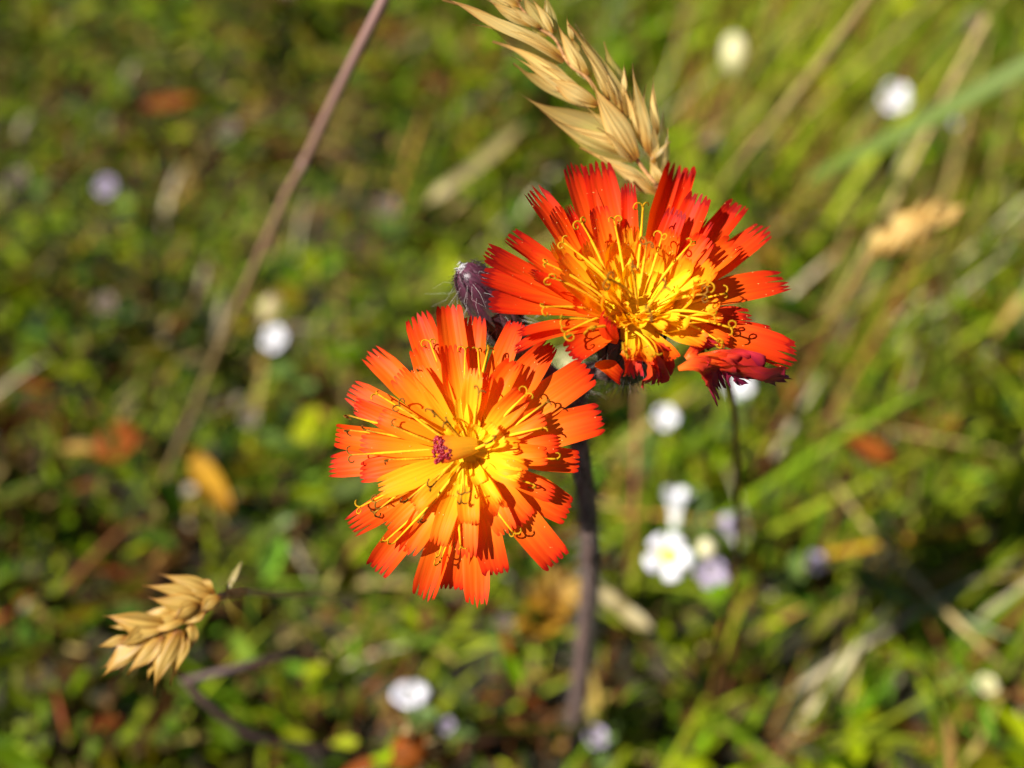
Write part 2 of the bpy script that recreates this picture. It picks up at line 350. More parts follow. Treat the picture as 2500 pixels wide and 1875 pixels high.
def turf_grass(n, xr, yr, seed, name, label, lmin=18, lmax=60, wmul=1.0):
    r = np.random.default_rng(seed)
    x = r.uniform(*xr, n); y = r.uniform(*yr, n); L = r.uniform(lmin, lmax, n); wd = r.uniform(0.4, 1.2, n) * wmul
    meadow = np.clip((x + 0.35 * (y - 90) + 5) / 70, 0, 1)      # taller, combed grass on one side of the turf
    az = np.where(r.random(n) < 0.25 + 0.6 * meadow, r.normal(1.0, 0.45, n), r.uniform(0, 6.283, n)); el0 = np.radians(r.uniform(10, 60, n) + 12 * meadow); bend = np.radians(r.uniform(10, 80, n))
    L = L * (0.7 + 0.6 * meadow)
    S = 7; P = np.zeros((n, S, 3)); P[:, 0] = np.stack([x, y, 0 * x + 1.0], 1)
    for i in range(1, S):
        e = el0 - bend * (i - 1) / (S - 1); stp = L / (S - 1)
        P[:, i] = P[:, i - 1] + np.stack([np.cos(az) * np.cos(e), np.sin(az) * np.cos(e), np.sin(e)], 1) * stp[:, None]
    side = np.stack([-np.sin(az), np.cos(az), 0.3 + 0 * az], 1)
    prof = np.array([0.8, 1.0, 1.0, 0.9, 0.75, 0.5, 0.08])
    V = np.stack([P - side[:, None] * (wd[:, None] * prof)[:, :, None] * 0.5, P + side[:, None] * (wd[:, None] * prof)[:, :, None] * 0.5], 2)
    V[..., 2] = np.maximum(V[..., 2], 0.5)
    pal = np.array([(0.11, 0.175, 0.006), (0.22, 0.26, 0.010), (0.32, 0.24, 0.075), (0.28, 0.15, 0.03), (0.15, 0.06, 0.02), (0.42, 0.36, 0.22)])
    p = np.array([0.33, 0.32, 0.13, 0.09, 0.09, 0.04]); pick = r.choice(len(pal), n, p=p)
    col = pal[pick] * r.uniform(0.5, 1.4, (n, 1))
    k = np.arange(S - 1); q = np.stack([k * 2, k * 2 + 1, k * 2 + 3, k * 2 + 2], 1)
    faces = (np.arange(n)[:, None, None] * (2 * S) + q[None]).reshape(-1, 4)
    np_mesh(name, V.reshape(-1, 3), faces, np.repeat(col, 2 * S, 0), M['grass'], label, 'grass')

turf_leaves(85000, (-330, 330), (-110, 560), 2.4, 8.5, 21, 'turf_leaves', 'low carpet of small green and browning leaves covering the ground')
turf_leaves(26000, (-330, 330), (-110, 560), 3.0, 8.0, 26, 'leaf_litter', 'brown leaf litter lying between the turf plants', 0.12, None, True)
turf_leaves(60000, (-1500, 1500), (-1200, 2200), 9, 20, 22, 'outer_turf_leaves', 'coarser leafy turf spreading around the plants', 1.0, (-325, 325, -105, 555))
turf_grass(5000, (-330, 330), (-110, 560), 23, 'turf_grass', 'thin green and straw grass blades lying through the turf', 18, 60)
turf_grass(26000, (-330, 330), (-110, 560), 24, 'short_turf_grass', 'short tangled grass and dry stems low in the turf', 9, 26)
turf_grass(650, (-20, 230), (95, 380), 25, 'tall_meadow_grass', 'taller combed straw and green grass beyond the flowers', 45, 95, 0.55)

# ================================================================== PETALS AND FLORETS
NT = 5; SUBT = 4; NCOL = NT * SUBT + 1; NROW = 13
def petal_mesh(B, T, wtip, wmax, n, lift, tone0, tone1, cup, curl, tooth, seed, twist=0.0, ctrl=0.45, wave=0.12, splay=0.0):
    r = random.Random(seed)
    B = Vector(B); T = Vector(T); d = T - B; ln = d.length
    rad = d - n * d.dot(n); rad.normalize()
    C = B + rad * ln * ctrl + n * lift
    wb = rad.cross(n).normalized()
    if wtip.dot(wb) < 0: wtip = -wtip
    wt = wtip.normalized()
    td = [r.uniform(0.2, 1.6) for _ in range(NT)]
    gap = [r.uniform(0.4, 1.5) for _ in range(NT + 1)]; gap[0] *= 0.9; gap[-1] *= 0.9
    ph = r.uniform(0, 6.28); ph2 = r.uniform(0, 6.28)
    colL = []
    for j in range(NCOL):
        q, m = divmod(j, SUBT)
        if m == 0: e = -tooth * gap[q]
        elif m == 2: e = tooth * 0.35 * (td[q] - 1)
        else: e = -tooth * 0.13 * td[q]
        u = j / (NCOL - 1) * 2 - 1
        e -= tooth * 0.35 * u * u
        colL.append(e)
    mb = MB(); rows = []
    for i in range(NROW):
        v = i / (NROW - 1); v = v ** 0.92
        row = []
        for j in range(NCOL):
            u = j / (NCOL - 1) * 2 - 1
            vv = v * (1 + 0.72 * colL[j] * v ** 7)
            a = 1 - vv
            P = B * (a * a) + C * (2 * a * vv) + T * (vv * vv)
            tg = ((C - B) * (2 * a) + (T - C) * (2 * vv)).normalized()
            s = vv * vv * (3 - 2 * vv)
            w = wb.lerp(wt, s); w = (w - tg * w.dot(tg)).normalized()
            nn = w.cross(tg)
            if nn.dot(n) < 0: nn = -nn
            if twist:
                ang = twist * vv * vv; w, nn = w * math.cos(ang) + nn * math.sin(ang), nn * math.cos(ang) - w * math.sin(ang)
            f = 0.20 + 0.80 * min(1.0, vv / 0.60) ** 0.85 if vv < 0.60 else 1.0 - (0.10 + splay) * ((vv - 0.6) / 0.4) ** 2
            hw = wmax * 0.5 * f
            k = (j % SUBT) / SUBT
            ridge = -0.014 * math.cos(2 * math.pi * k) * min(1, vv * 1.6) * min(1.0, wmax / 1.8)
            zc = cup * hw * (u * u - 0.35) + curl * ln * max(0, vv - 0.45) ** 2
            zc += ridge + wave * math.sin(ph + 5 * vv + 1.3 * u) * vv + wave * 0.5 * math.sin(ph2 + 9 * vv - 3 * u) * vv * abs(u)
            if wave > 0.3:   # wilted and crumpled
                zc += 0.30 * wave * vv * (math.sin(ph + 17 * vv + 5 * u) + 0.8 * math.sin(ph2 + 29 * vv - 8 * u))
                P = P + w * (0.25 * wave * vv * math.sin(ph2 + 13 * vv))
            P = P + w * (u * hw) + nn * zc
            tipdark = 0.12 * max(0, (v - 0.94) / 0.06) if tooth > 0.01 else 0
            t = tone0 + (tone1 - tone0) * vv ** 1.15 + tipdark + 0.05 * u * u * vv
            row.append((P, t, j / (NCOL - 1)))
        rows.append(row)
    mb.grid(rows)
    return mb

def style_mesh(B, T, n, seed, r0=0.11, r1=0.072, curl=(110, 280), rad=0.25, arch=0.9, fork=True):
    r = random.Random(seed); B = Vector(B); T = Vector(T)
    d = T - B; ln = d.length
    C = B.lerp(T, 0.55) + n * arch
    pts = []; radii = []
    K = 14
    for i in range(K + 1):
        t = i / K; a = 1 - t
        pts.append(B * a * a + C * 2 * a * t + T * t * t)
        radii.append(r0 * (0.75 + 0.25 * math.sin(t * 3.1)) if t < 0.62 else r0 + (r1 - r0) * min(1, (t - 0.62) / 0.10))
    mb = MB(); mb.tube(pts, radii, 7, 0.0, 0.78)
    tg = (pts[-1] - pts[-2]).normalized()
    s = tg.orthogonal().normalized(); s = Matrix.Rotation(r.uniform(0, 6.28), 3, tg) @ s
    for sg in (1, -1):
        ang_tot = math.radians(r.uniform(*curl)); rr = rad * r.uniform(0.75, 1.25)
        side = (s * sg + n * r.uniform(-0.2, 0.5)); side = (side - tg * side.dot(tg)).normalized(); bi = tg.cross(side)
        q = [pts[-1]]; NN = 14; p = pts[-1].copy(); ds = rr * ang_tot / NN
        a = math.radians(12)
        for i in range(NN):
            a += ang_tot / NN * (0.5 + 1.0 * i / NN)
            p = p + (tg * math.cos(a) + side * math.sin(a)) * ds + bi * (0.018 * sg)
            q.append(p.copy())
        mb.tube(q, [r1 * (1.0 + 0.15 * math.sin(i * 2.2)) * (1 - 0.35 * i / NN) for i in range(NN + 1)], 6, 0.80, 1.0)
    # pollen grains stuck to the arms
    for _ in range(16):
        i = r.randrange(len(mb.v) // 2, len(mb.v)); mb.knob(mb.v[i], 0.035, 0, 0.95)
    return mb

def frame(n):
    n = n.normalized(); u = RIGHT - n * RIGHT.dot(n); u.normalize(); return n, u, n.cross(u)

# ================================================================== THE HAWKWEED
cA_depth = 70.5
hubA = at(1150, 1103, cA_depth + 3.2)
nA = (-FWD + UP * 0.02 - RIGHT * 0.10).normalized()
hubB = at(1552, 783, 73.5)
nB = (-FWD * 0.78 + UP * 0.60 + RIGHT * 0.07).normalized()
stem_px = [(1412, 930, 81.0), (1404, 1000, 82.5), (1418, 1120, 86), (1436, 1260, 93), (1443, 1400, 101), (1432, 1530, 112), (1412, 1700, 127)]
stem_pts = [at(*q) for q in stem_px]
g = atz(1396, 1830, 0.0); stem_pts.append(g)
plant = thing('hawkweed', 'hairy hawkweed with two bright orange flower heads and one purple bud', 'flower', g)

def hairs(name, pts, radii, count, lmin, lmax, mat, parent, seed, r=0.022, droop=0.1, gland=False, tilt=0.0, tips=None):
    rr = random.Random(seed); mb = MB(); n = len(pts)
    for _ in range(count):
        s = rr.random() * (n - 1); k = min(int(s), n - 2); t = s - k
        p = pts[k].lerp(pts[k + 1], t); ax = (pts[k + 1] - pts[k]).normalized()
        rad = radii[k] + (radii[k + 1] - radii[k]) * t
        o = ax.orthogonal().normalized(); o = Matrix.Rotation(rr.uniform(0, 6.283), 3, ax) @ o
        d = (o + ax * (rr.gauss(tilt, 0.3)) + Vector((rr.gauss(0, .2), rr.gauss(0, .2), rr.gauss(0, .2)))).normalized()
        l = rr.uniform(lmin, lmax); b = p + o * rad * 0.95; q = Vector((rr.gauss(0, 1), rr.gauss(0, 1), rr.gauss(0, 1))) * l * 0.12
        m = b + d * l * 0.5 + q; e = b + d * l - Vector((0, 0, droop * l))
        mb.tube([b, m, e], [r, r * 0.75, r * 0.3], 3, cap=False)
        if gland: mb.knob(e, r * 2.2)
    o = mb.build(name, mat, parent); o['kind'] = 'stuff'
    return o

def tube_part(name, pts, radii, mat, parent, sides=12, n=None):
    P = bez(pts, n or 6 * (len(pts) - 1))
    R = [radii[0] + (radii[-1] - radii[0]) * i / (len(P) - 1) for i in range(len(P))] if len(radii) == 2 else list(np.interp(np.linspace(0, 1, len(P)), np.linspace(0, 1, len(radii)), radii))
    mb = MB(); mb.tube(P, R, sides)
    return mb.build(name, mat, parent), P, R

stem, sP, sR = tube_part('stem', stem_pts, (0.82, 0.88, 0.9, 1.0, 1.1), M['stem'], plant)
hairs('stem_hair', sP, sR, 900, 0.6, 2.0, M['hair_stem'], stem, 1, 0.02)
hairs('stem_dark_hair', sP[:24], sR[:24], 700, 0.35, 0.9, M['hair_black'], stem, 2, 0.02, gland=True)

def involucre(hub, n, length, rtop, rbot, parent, seed, name='flower_head'):
    """green-black cup of bracts under a head; returns the part mesh"""
    rr = random.Random(seed)
    pts = [hub - n * (length * t) for t in (0.0, 0.25, 0.5, 0.75, 0.92, 1.0)]
    rad = [rtop * 0.9, rtop, rtop * 0.98, rtop * 0.86, rtop * 0.6, rbot]
    mb = MB(); mb.tube(pts, rad, 18)
    o = mb.build(name, M['bract_dark'], parent)
    return o, pts, rad

def bracts(pts, rad, n, parent, mat, count, length, width, seed, tipout=0.15, starts=(0.05, 0.18, 0.3)):
    rr = random.Random(seed); ax = (pts[0] - pts[-1]).normalized(); u = ax.orthogonal().normalized()
    L = (pts[0] - pts[-1]).length
    def radius(t):
        ts = [(p - pts[0]).length / L for p in pts]; return float(np.interp(1 - t, ts, rad))
    for k in range(count):
        az = 2 * math.pi * k / count * 1.0 + rr.uniform(-0.15, 0.15)
        start = rr.choice(starts); ll = length * rr.uniform(0.85, 1.1)
        mb = MB(); rows = []
        for i in range(9):
            v = i / 8; t = start + v * ll / L
            r = radius(min(t, 1)) + 0.10 + 0.12 * v + max(0, t - 1) * -0.5 + tipout * v ** 3
            wv = width * (0.75 + 0.5 * v if v < 0.4 else (1 - ((v - 0.4) / 0.6) ** 1.8) * 0.95 + 0.04)
            row = []
            for j in range(5):
                a2 = az + (j / 4 - 0.5) * wv / max(r, 0.3)
                o = Matrix.Rotation(a2, 3, ax) @ u
                row.append((pts[-1] + ax * (t * L) + o * (r + 0.05 * (1 - (j / 2 - 1) ** 2)), v, j / 4))
            rows.append(row)
        mb.grid(rows); mb.build('bract', mat, parent)

# ---- pedicels
backA = hubA - nA * 6.4
tA, pA_, rA_ = tube_part('pedicel', [backA, backA - nA * 2.0 + RIGHT * 2.2 + UP * 0.6, at(1345, 1003, 81.5), sP[2]], (0.75, 0.8), M['stem'], plant)
hairs('pedicel_hair', pA_, rA_, 260, 0.4, 1.2, M['hair_black'], tA, 3, 0.018, gland=True)
backB = hubB - nB * 6.6
tB, pB_, rB_ = tube_part('pedicel', [backB, at(1450, 905, 81.5), sP[0]], (0.75, 0.8), M['stem'], plant)
hairs('pedicel_hair', pB_, rB_, 220, 0.4, 1.2, M['hair_black'], tB, 4, 0.018, gland=True)

headA, iA, irA = involucre(hubA, nA, 6.4, 2.3, 0.8, plant, 5)
bracts(iA, irA, nA, headA, M['bract_dark'], 16, 5.6, 1.0, 6)
hairs('involucre_hair', iA, irA, 500, 0.5, 1.8, M['hair_black'], headA, 7, 0.02)
headB, iB, irB = involucre(hubB, nB, 6.6, 2.3, 0.8, plant, 8)
bracts(iB, irB, nB, headB, M['bract_dark'], 16, 5.8, 1.0, 9)
hairs('involucre_hair', iB, irB, 600, 0.5, 1.9, M['hair_black'], headB, 10, 0.02)
hairs('involucre_pale_hair', iB, irB, 160, 0.8, 2.0, M['hair_stem'], headB, 12, 0.014)

# ---- petals traced as their two tip corners, each laid on the head's own plane at its height above it
ZA = 2212 / 720.0
def R1(x, y): return (780 + x / ZA, 720 + y / ZA)
def R2(x, y): return (780 + x / ZA, 980 + y / ZA)
ZB = 2212 / 800.0
def R3(x, y): return (1150 + x / ZB, 370 + y / ZB)

def add_petal(head, hub, n, c1, c2, wpx, h, tone, seed, lift=2.0, cup=0.25, curl=0.0, tooth=0.10, twist=0.0, rbase=1.2, zoom=ZA, mat='petal', ctrl=0.45, wave=0.12, base=None, name='petal', splay=0.0):
    p0 = hub + n * h
    P1 = on_plane(*c1, p0, n); P2 = on_plane(*c2, p0, n); T = (P1 + P2) * 0.5
    rad = T - hub; rad = rad - n * rad.dot(n); rl = rad.length; rad.normalize()
    B = hub + rad * min(rbase, rl * 0.4) + n * 0.2 if base is None else base
    wt = P2 - P1
    wt = wt - rad * wt.dot(rad) * 0.55           # soften the slant of the tip line
    wmm = wpx / zoom / F * depth_of(T)
    T = T + (T - B).normalized() * (tooth * 0.25 * (T - B).length)
    rj = random.Random(seed * 7 + 1)
    mb = petal_mesh(B, T, wt, wmm, n, lift, tone[0], tone[1] + rj.uniform(-0.05, 0.05), cup + rj.uniform(-0.15, 0.3), curl + rj.gauss(0, 0.12), tooth * rj.uniform(0.75, 1.25), seed, twist + rj.gauss(0, 0.22), ctrl, wave * rj.uniform(0.8, 2.2), splay)
    return mb.build(name, M[mat], head)

OUT = (0.10, 0.86); MID = (0.0, 0.72); INN = (-0.05, 0.50)
PA = [  # frame, corner 1, corner 2, width, height, tone, options
    (R1, 622, 175, 850, 150, 235, 1.0, OUT, dict(tooth=0.13)),
    (R1, 885, 65, 1050, 100, 215, 1.2, OUT, dict(tooth=0.06)),
    (R1, 1112, 150, 1225, 190, 190, 0.6, OUT, dict(tooth=0.10, cup=0.6)),
    (R1, 1405, 205, 1535, 180, 180, 0.4, OUT, dict(tooth=0.05)),
    (R1, 1680, 330, 1790, 400, 255, 1.0, OUT, dict(tooth=0.05, cup=0.5, splay=0.45)),
    (R1, 1950, 495, 2095, 630, 265, 0.6, OUT, dict(tooth=0.05)),
    (R1, 2060, 845, 2165, 1000, 265, 0.6, OUT, dict(tooth=0.06)),
    (R1, 1955, 1195, 1945, 1300, 190, 0.2, OUT, dict(tooth=0.05)),
    (R2, 1940, 760, 1800, 895, 260, 0.4, OUT, dict(tooth=0.05)),
    (R2, 1830, 1140, 1730, 1260, 260, 0.6, OUT, dict(tooth=0.06)),
    (R2, 1400, 1230, 1255, 1375, 230, 0.9, OUT, dict(tooth=0.08)),
    (R2, 1280, 1500, 1115, 1490, 205, 0.2, OUT, dict(tooth=0.10)),
    (R2, 1090, 1435, 905, 1440, 205, 0.5, OUT, dict(tooth=0.06)),
    (R2, 870, 1470, 680, 1465, 205, 0.5, OUT, dict(tooth=0.12)),
    (R2, 470, 1325, 365, 1215, 225, 0.5, OUT, dict(tooth=0.13)),
    (R2, 285, 1010, 190, 890, 205, 0.7, OUT, dict(tooth=0.14)),
    (R2, 60, 575, 60, 385, 205, 0.7, OUT, dict(tooth=0.13)),
    (R1, 68, 1140, 88, 970, 195, 0.8, OUT, dict(tooth=0.13)),
    (R1, 200, 800, 245, 610, 210, 0.8, OUT, dict(tooth=0.13)),
    (R1, 320, 465, 430, 335, 200, 0.9, OUT, dict(tooth=0.15)),
    # second ring
    (R1, 670, 410, 825, 365, 205, 2.3, MID, dict(tooth=0.12)),
    (R1, 895, 390, 1085, 385, 205, 2.3, MID, dict(tooth=0.11)),
    (R1, 545, 635, 660, 560, 200, 2.4, MID, dict(tooth=0.12)),
    (R1, 245, 870, 262, 785, 150, 1.6, OUT, dict(tooth=0.14)),
    (R1, 440, 965, 450, 865, 160, 3.2, MID, dict(tooth=0.10)),
    (R1, 300, 1185, 335, 1000, 185, 2.2, MID, dict(tooth=0.12)),
    (R1, 280, 1420, 320, 1230, 190, 1.8, OUT, dict(tooth=0.16)),
    (R2, 490, 720, 445, 600, 190, 3.0, (-0.1, 0.42), dict(tooth=0.12)),
    (R2, 560, 1000, 480, 900, 170, 2.0, MID, dict(tooth=0.12)),
    (R2, 690, 1180, 585, 1085, 210, 1.8, MID, dict(tooth=0.12)),
    (R2, 945, 1075, 840, 1050, 160, 2.5, (0.0, 0.6), dict(tooth=0.13)),
    (R2, 1205, 885, 1060, 940, 170, 3.2, (-0.05, 0.5), dict(tooth=0.12)),
    (R2, 1185, 1150, 1035, 1150, 180, 2.0, MID, dict(tooth=0.10)),
    (R2, 1445, 930, 1375, 1015, 190, 2.0, MID, dict(tooth=0.08)),
    (R2, 1600, 855, 1530, 915, 180, 1.7, MID, dict(tooth=0.07)),
    (R2, 1575, 510, 1480, 625, 200, 2.8, (-0.05, 0.55), dict(tooth=0.10)),
    (R2, 1690, 335, 1715, 475, 165, 2.3, MID, dict(tooth=0.08)),
    (R1, 1650, 850, 1700, 950, 170, 2.2, MID, dict(tooth=0.08)),
    (R1, 1475, 705, 1570, 790, 195, 2.6, (0.0, 0.62), dict(tooth=0.09)),
    (R1, 1110, 555, 1215, 570, 150, 3.4, (-0.1, 0.45), dict(tooth=0.14)),
    (R1, 1425, 480, 1490, 500, 190, 2.2, MID, dict(tooth=0.14, cup=0.9)),
    (R1, 1250, 590, 1290, 600, 100, 2.6, MID, dict(tooth=0.14, cup=0.9)),
    (R1, 700, 560, 770, 540, 130, 2.9, (0.0, 0.6), dict(tooth=0.1)),
    (R2, 1400, 800, 1330, 860, 150, 2.4, (0.0, 0.62), dict(tooth=0.1)),
    (R2, 1790, 640, 1700, 760, 150, 1.2, OUT, dict(tooth=0.08)),
    (R1, 1780, 1060, 1800, 1160, 150, 1.5, OUT, dict(tooth=0.08)),
    (R2, 760, 820, 690, 760, 130, 3.0, (-0.05, 0.5), dict(tooth=0.12)),
]
for i, (fr, x1, y1, x2, y2, wp, h, tn, op) in enumerate(PA):
    add_petal(headA, hubA, nA, fr(x1, y1), fr(x2, y2), wp, h, tn, 100 + i, **{**dict(lift=0.8 + h * 0.9, rbase=1.5 - 0.33 * h, curl=-0.10 if h < 1.5 else -0.05), **op})
# short yellow florets filling the middle
for i in range(24):
    a = i * 2.399 + 0.4; L = rng.uniform(2.0, 4.4); hh = rng.uniform(2.0, 3.4)
    n_, u_, w_ = frame(nA); dr = u_ * math.cos(a) + w_ * math.sin(a)
    if dr.dot(-RIGHT) > 0.75: continue
    B = hubA + dr * 0.35 + nA * 0.3; T = hubA + dr * L + nA * hh
    petal_mesh(B, T, dr.cross(nA), rng.uniform(0.8, 1.3), nA, hh * 0.9, -0.25, rng.uniform(0.10, 0.36), 0.5, -0.1, 0.13, 300 + i).build('petal', M['petal'], headA)

STA = [(R1, 350, 1015, 3.2, 1), (R1, 240, 1200, 2.6, 1), (R1, 515, 1235, 3.4, 1), (R1, 850, 870, 4.6, 1), (R1, 965, 955, 4.8, 1), (R1, 605, 835, 3.4, 1), (R1, 555, 985, 3.8, 1),
       (R1, 440, 745, 2.6, 0), (R1, 225, 905, 2.2, 1), (R1, 225, 1015, 2.2, 1), (R1, 830, 355, 2.2, 0), (R1, 1095, 415, 2.2, 0), (R1, 1190, 415, 2.0, 0), (R1, 1265, 415, 2.0, 0),
       (R1, 745, 580, 3.0, 1), (R1, 1195, 735, 4.4, 1), (R1, 1680, 995, 2.6, 0), (R1, 1550, 745, 3.0, 0), (R1, 1700, 805, 2.4, 1), (R1, 1780, 1230, 2.0, 0), (R1, 1290, 1100, 4.6, 1),
       (R2, 845, 635, 4.0, 1), (R2, 1090, 680, 4.2, 1), (R2, 650, 745, 3.4, 1), (R2, 425, 755, 2.8, 1), (R2, 420, 830, 2.6, 1), (R2, 760, 880, 3.2, 1), (R2, 310, 790, 2.2, 0),
       (R2, 500, 1045, 2.0, 0), (R2, 900, 1150, 2.3, 0), (R2, 1060, 745, 3.8, 1), (R2, 1060, 1085, 2.4, 0), (R2, 1455, 985, 2.2, 0), (R2, 1600, 620, 2.2, 0), (R2, 560, 1060, 2.2, 0), (R2, 905, 1200, 2.0, 0)]
def add_style(head, hub, n, px, py, h, dark, seed, **kw):
    T = on_plane(px, py, hub + n * h, n); rad = T - hub; rad = rad - n * rad.dot(n); rad.normalize()
    rs = random.Random(seed); rl = (T - hub - n * h).length
    B = hub + rad * rl * rs.uniform(0.15, 0.45) + n * (0.6 + h * rs.uniform(0.15, 0.35)) + rad.cross(n) * rs.gauss(0, 0.35)
    style_mesh(B, T, n, seed, **kw).build('style', M['style_dark' if dark else 'style'], head)
for i, (fr, x, y, h, dk) in enumerate(STA):
    add_style(headA, hubA, nA, *fr(x, y), h, dk, 400 + i, arch=0.9 if h < 4 else 0.4)

# closed floret lying across the middle of the nearer head, maroon knobbed tip
def receptacle(head, hub, n, k):
    mb = MB(); mb.ball(hub + n * 0.1, 2.2, 0, -0.05, 16, 10, n, k); mb.build('disc', M['petal'], head)
receptacle(headA, hubA, nA, 0.5); receptacle(headB, hubB, nB, 0.72)
def closed_floret():
    B = on_plane(*R1(1190, 1130), hubA + nA * 2.4, nA); T = on_plane(*R1(915, 1165), hubA + nA * 3.3, nA)
    mb = MB(); rr = random.Random(77)
    side = (T - B).cross(nA).normalized()
    K = 12; rows = []
    for i in range(K + 1):
        t = i / K; c = B.lerp(T, t) + nA * 0.5 * math.sin(t * 2.6)
        rx = 0.45 + 0.62 * t ** 0.7; ry = 0.35 + 0.42 * t ** 0.7
        if t > 0.9: rx *= 0.93; ry *= 0.9
        rows.append([(c + side * rx * math.cos(2 * math.pi * k / 20) * (1 + 0.05 * math.cos(k * 2.5 * math.pi)) + nA * ry * math.sin(2 * math.pi * k / 20), t, k / 20 * 3) for k in range(21)])
    mb.grid(rows); ax = (T - B).normalized()
    mb.face([mb.vert(q[0], 1.0, 0.5) for q in rows[-1][:-1]])
    pu = (ax - nA * ax.dot(nA)).normalized()
    for _ in range(120):
        a = rr.uniform(0, 6.283); q = rr.random() ** 0.5; k = 1 + 0.25 * math.sin(3 * a + 1)
        p = T - pu * 0.1 + nA * (0.72 + 0.25 * (1 - q * q)) + side * 0.85 * q * k * math.cos(a) + pu * 0.68 * q * k * math.sin(a)
        mb.ball(p, rr.uniform(0.09, 0.15), 1, 1.0, 7, 5)
    mb.build('closed_floret', [M['floret'], M['maroon']], headA)['label'] = 'closed orange floret with knobbly maroon tip'
closed_floret()

OB = (0.30, 1.0); MB_ = (0.0, 0.82); IB = (-0.25, 0.45)
PB = [
    (365, 335, 480, 222, 205, 5.0, OB, dict(tooth=0.15)), (600, 130, 755, 95, 205, 5.2, OB, dict(tooth=0.13)), (735, 105, 955, 70, 235, 5.4, OB, dict(tooth=0.09)),
    (1015, 240, 1105, 275, 110, 4.6, OB, dict(tooth=0.16)), (1360, 80, 1465, 130, 225, 5.2, OB, dict(tooth=0.13, cup=0.9)), (1475, 170, 1505, 220, 90, 4.4, OB, dict(tooth=0.16, cup=0.9)),
    (1500, 285, 1612, 360, 200, 5.0, OB, dict(tooth=0.12)), (1340, 385, 1435, 420, 160, 5.0, OB, dict(tooth=0.12)), (1580, 455, 1620, 495, 100, 4.4, OB, dict(tooth=0.12)),
    (1750, 375, 1875, 400, 185, 4.0, OB, dict(tooth=0.12, cup=0.6)), (1910, 490, 2040, 600, 205, 3.6, OB, dict(tooth=0.16)), (1750, 600, 1815, 650, 170, 4.0, MB_, dict(tooth=0.08, cup=0.8)),
    (2100, 765, 2140, 905, 235, 2.6, OB, dict(tooth=0.12)), (1870, 1075, 1885, 1155, 130, 1.6, OB, dict(tooth=0.14)), (2025, 1185, 2020, 1215, 70, 1.0, OB, dict(tooth=0.08)),
    (2205, 1290, 2120, 1490, 235, 0.4, OB, dict(tooth=0.20, cup=0.4)),
    (700, 1240, 640, 1400, 0, 0, None, None),
    (640, 1330, 690, 1415, 205, 0.6, OB, dict(tooth=0.07, cup=0.4)), (290, 1235, 335, 1315, 150, 1.2, OB, dict(tooth=0.16)), (330, 1165, 345, 1230, 120, 1.7, OB, dict(tooth=0.14)),
    (125, 975, 150, 1050, 180, 2.6, OB, dict(tooth=0.07)), (70, 810, 95, 910, 190, 3.0, OB, dict(tooth=0.08)), (105, 675, 85, 765, 180, 3.2, OB, dict(tooth=0.09)),
    (300, 525, 225, 640, 205, 4.0, OB, dict(tooth=0.14)),
    # inner
    (500, 430, 585, 380, 185, 5.0, MB_, dict(tooth=0.12)), (810, 385, 905, 385, 170, 5.2, MB_, dict(tooth=0.10)), (620, 390, 660, 370, 90, 5.0, OB, dict(tooth=0.12)),
    (510, 655, 580, 600, 190, 4.6, (-0.2, 0.5), dict(tooth=0.12)), (385, 745, 420, 680, 150, 3.8, MB_, dict(tooth=0.12)), (395, 885, 410, 800, 160, 3.6, OB, dict(tooth=0.16)),
    (600, 900, 640, 800, 190, 4.4, (-0.2, 0.48), dict(tooth=0.12)), (765, 1040, 790, 960, 150, 3.6, (-0.2, 0.48), dict(tooth=0.12)), (690, 1060, 720, 980, 150, 3.0, (0.0, 0.8), dict(tooth=0.12)),
    (1050, 545, 1140, 550, 140, 5.6, IB, dict(tooth=0.13)), (1165, 590, 1225, 610, 130, 5.4, (0.0, 0.7), dict(tooth=0.13)), (1345, 520, 1410, 550, 150, 5.2, (0.0, 0.75), dict(tooth=0.13)),
    (1420, 700, 1500, 745, 150, 5.0, IB, dict(tooth=0.12)), (1560, 570, 1645, 620, 165, 4.8, MB_, dict(tooth=0.12)), (1630, 740, 1685, 830, 175, 4.6, (-0.2, 0.5), dict(tooth=0.12)),
    (1670, 1015, 1685, 1065, 120, 3.2, IB, dict(tooth=0.10)), (1680, 1085, 1685, 1145, 115, 2.8, IB, dict(tooth=0.10)), (1500, 1140, 1500, 1215, 150, 3.2, (-0.2, 0.35), dict(tooth=0.12)),
    (1575, 1225, 1555, 1300, 170, 2.4, (-0.05, 0.5), dict(tooth=0.10)), (1730, 1230, 1730, 1320, 190, 1.6, (0.0, 0.7), dict(tooth=0.10)), (1240, 1380, 1160, 1400, 130, 1.8, (-0.05, 0.5), dict(tooth=0.12)),
    (1100, 1380, 1040, 1380, 110, 1.6, (-0.2, 0.48), dict(tooth=0.12)), (1540, 560, 1600, 600, 150, 4.6, MB_, dict(tooth=0.12)), (930, 620, 1000, 600, 140, 5.2, (-0.2, 0.48), dict(tooth=0.12)),
    (760, 640, 830, 600, 150, 5.0, (-0.2, 0.5), dict(tooth=0.12)), (590, 760, 640, 700, 160, 4.6, (-0.2, 0.52), dict(tooth=0.12)), (1240, 640, 1310, 660, 140, 5.2, (-0.2, 0.5), dict(tooth=0.12)),
    (1380, 1430, 1330, 1370, 150, 1.2, (0.1, 0.75), dict(tooth=0.1)), (880, 980, 900, 900, 150, 4.2, (0.0, 0.45), dict(tooth=0.12)), (1500, 870, 1530, 930, 130, 4.6, (-0.1, 0.35), dict(tooth=0.12)),
]
petalsB = []
for i, (x1, y1, x2, y2, wp, h, tn, op) in enumerate(PB):
    if tn is None: continue
    petalsB.append(add_petal(headB, hubB, nB, R3(x1, y1), R3(x2, y2), wp, h, tn, 600 + i, **{**dict(zoom=ZB, lift=0.6 + h * 0.30, rbase=1.3, curl=0.06 if h > 3 else -0.08), **op}))
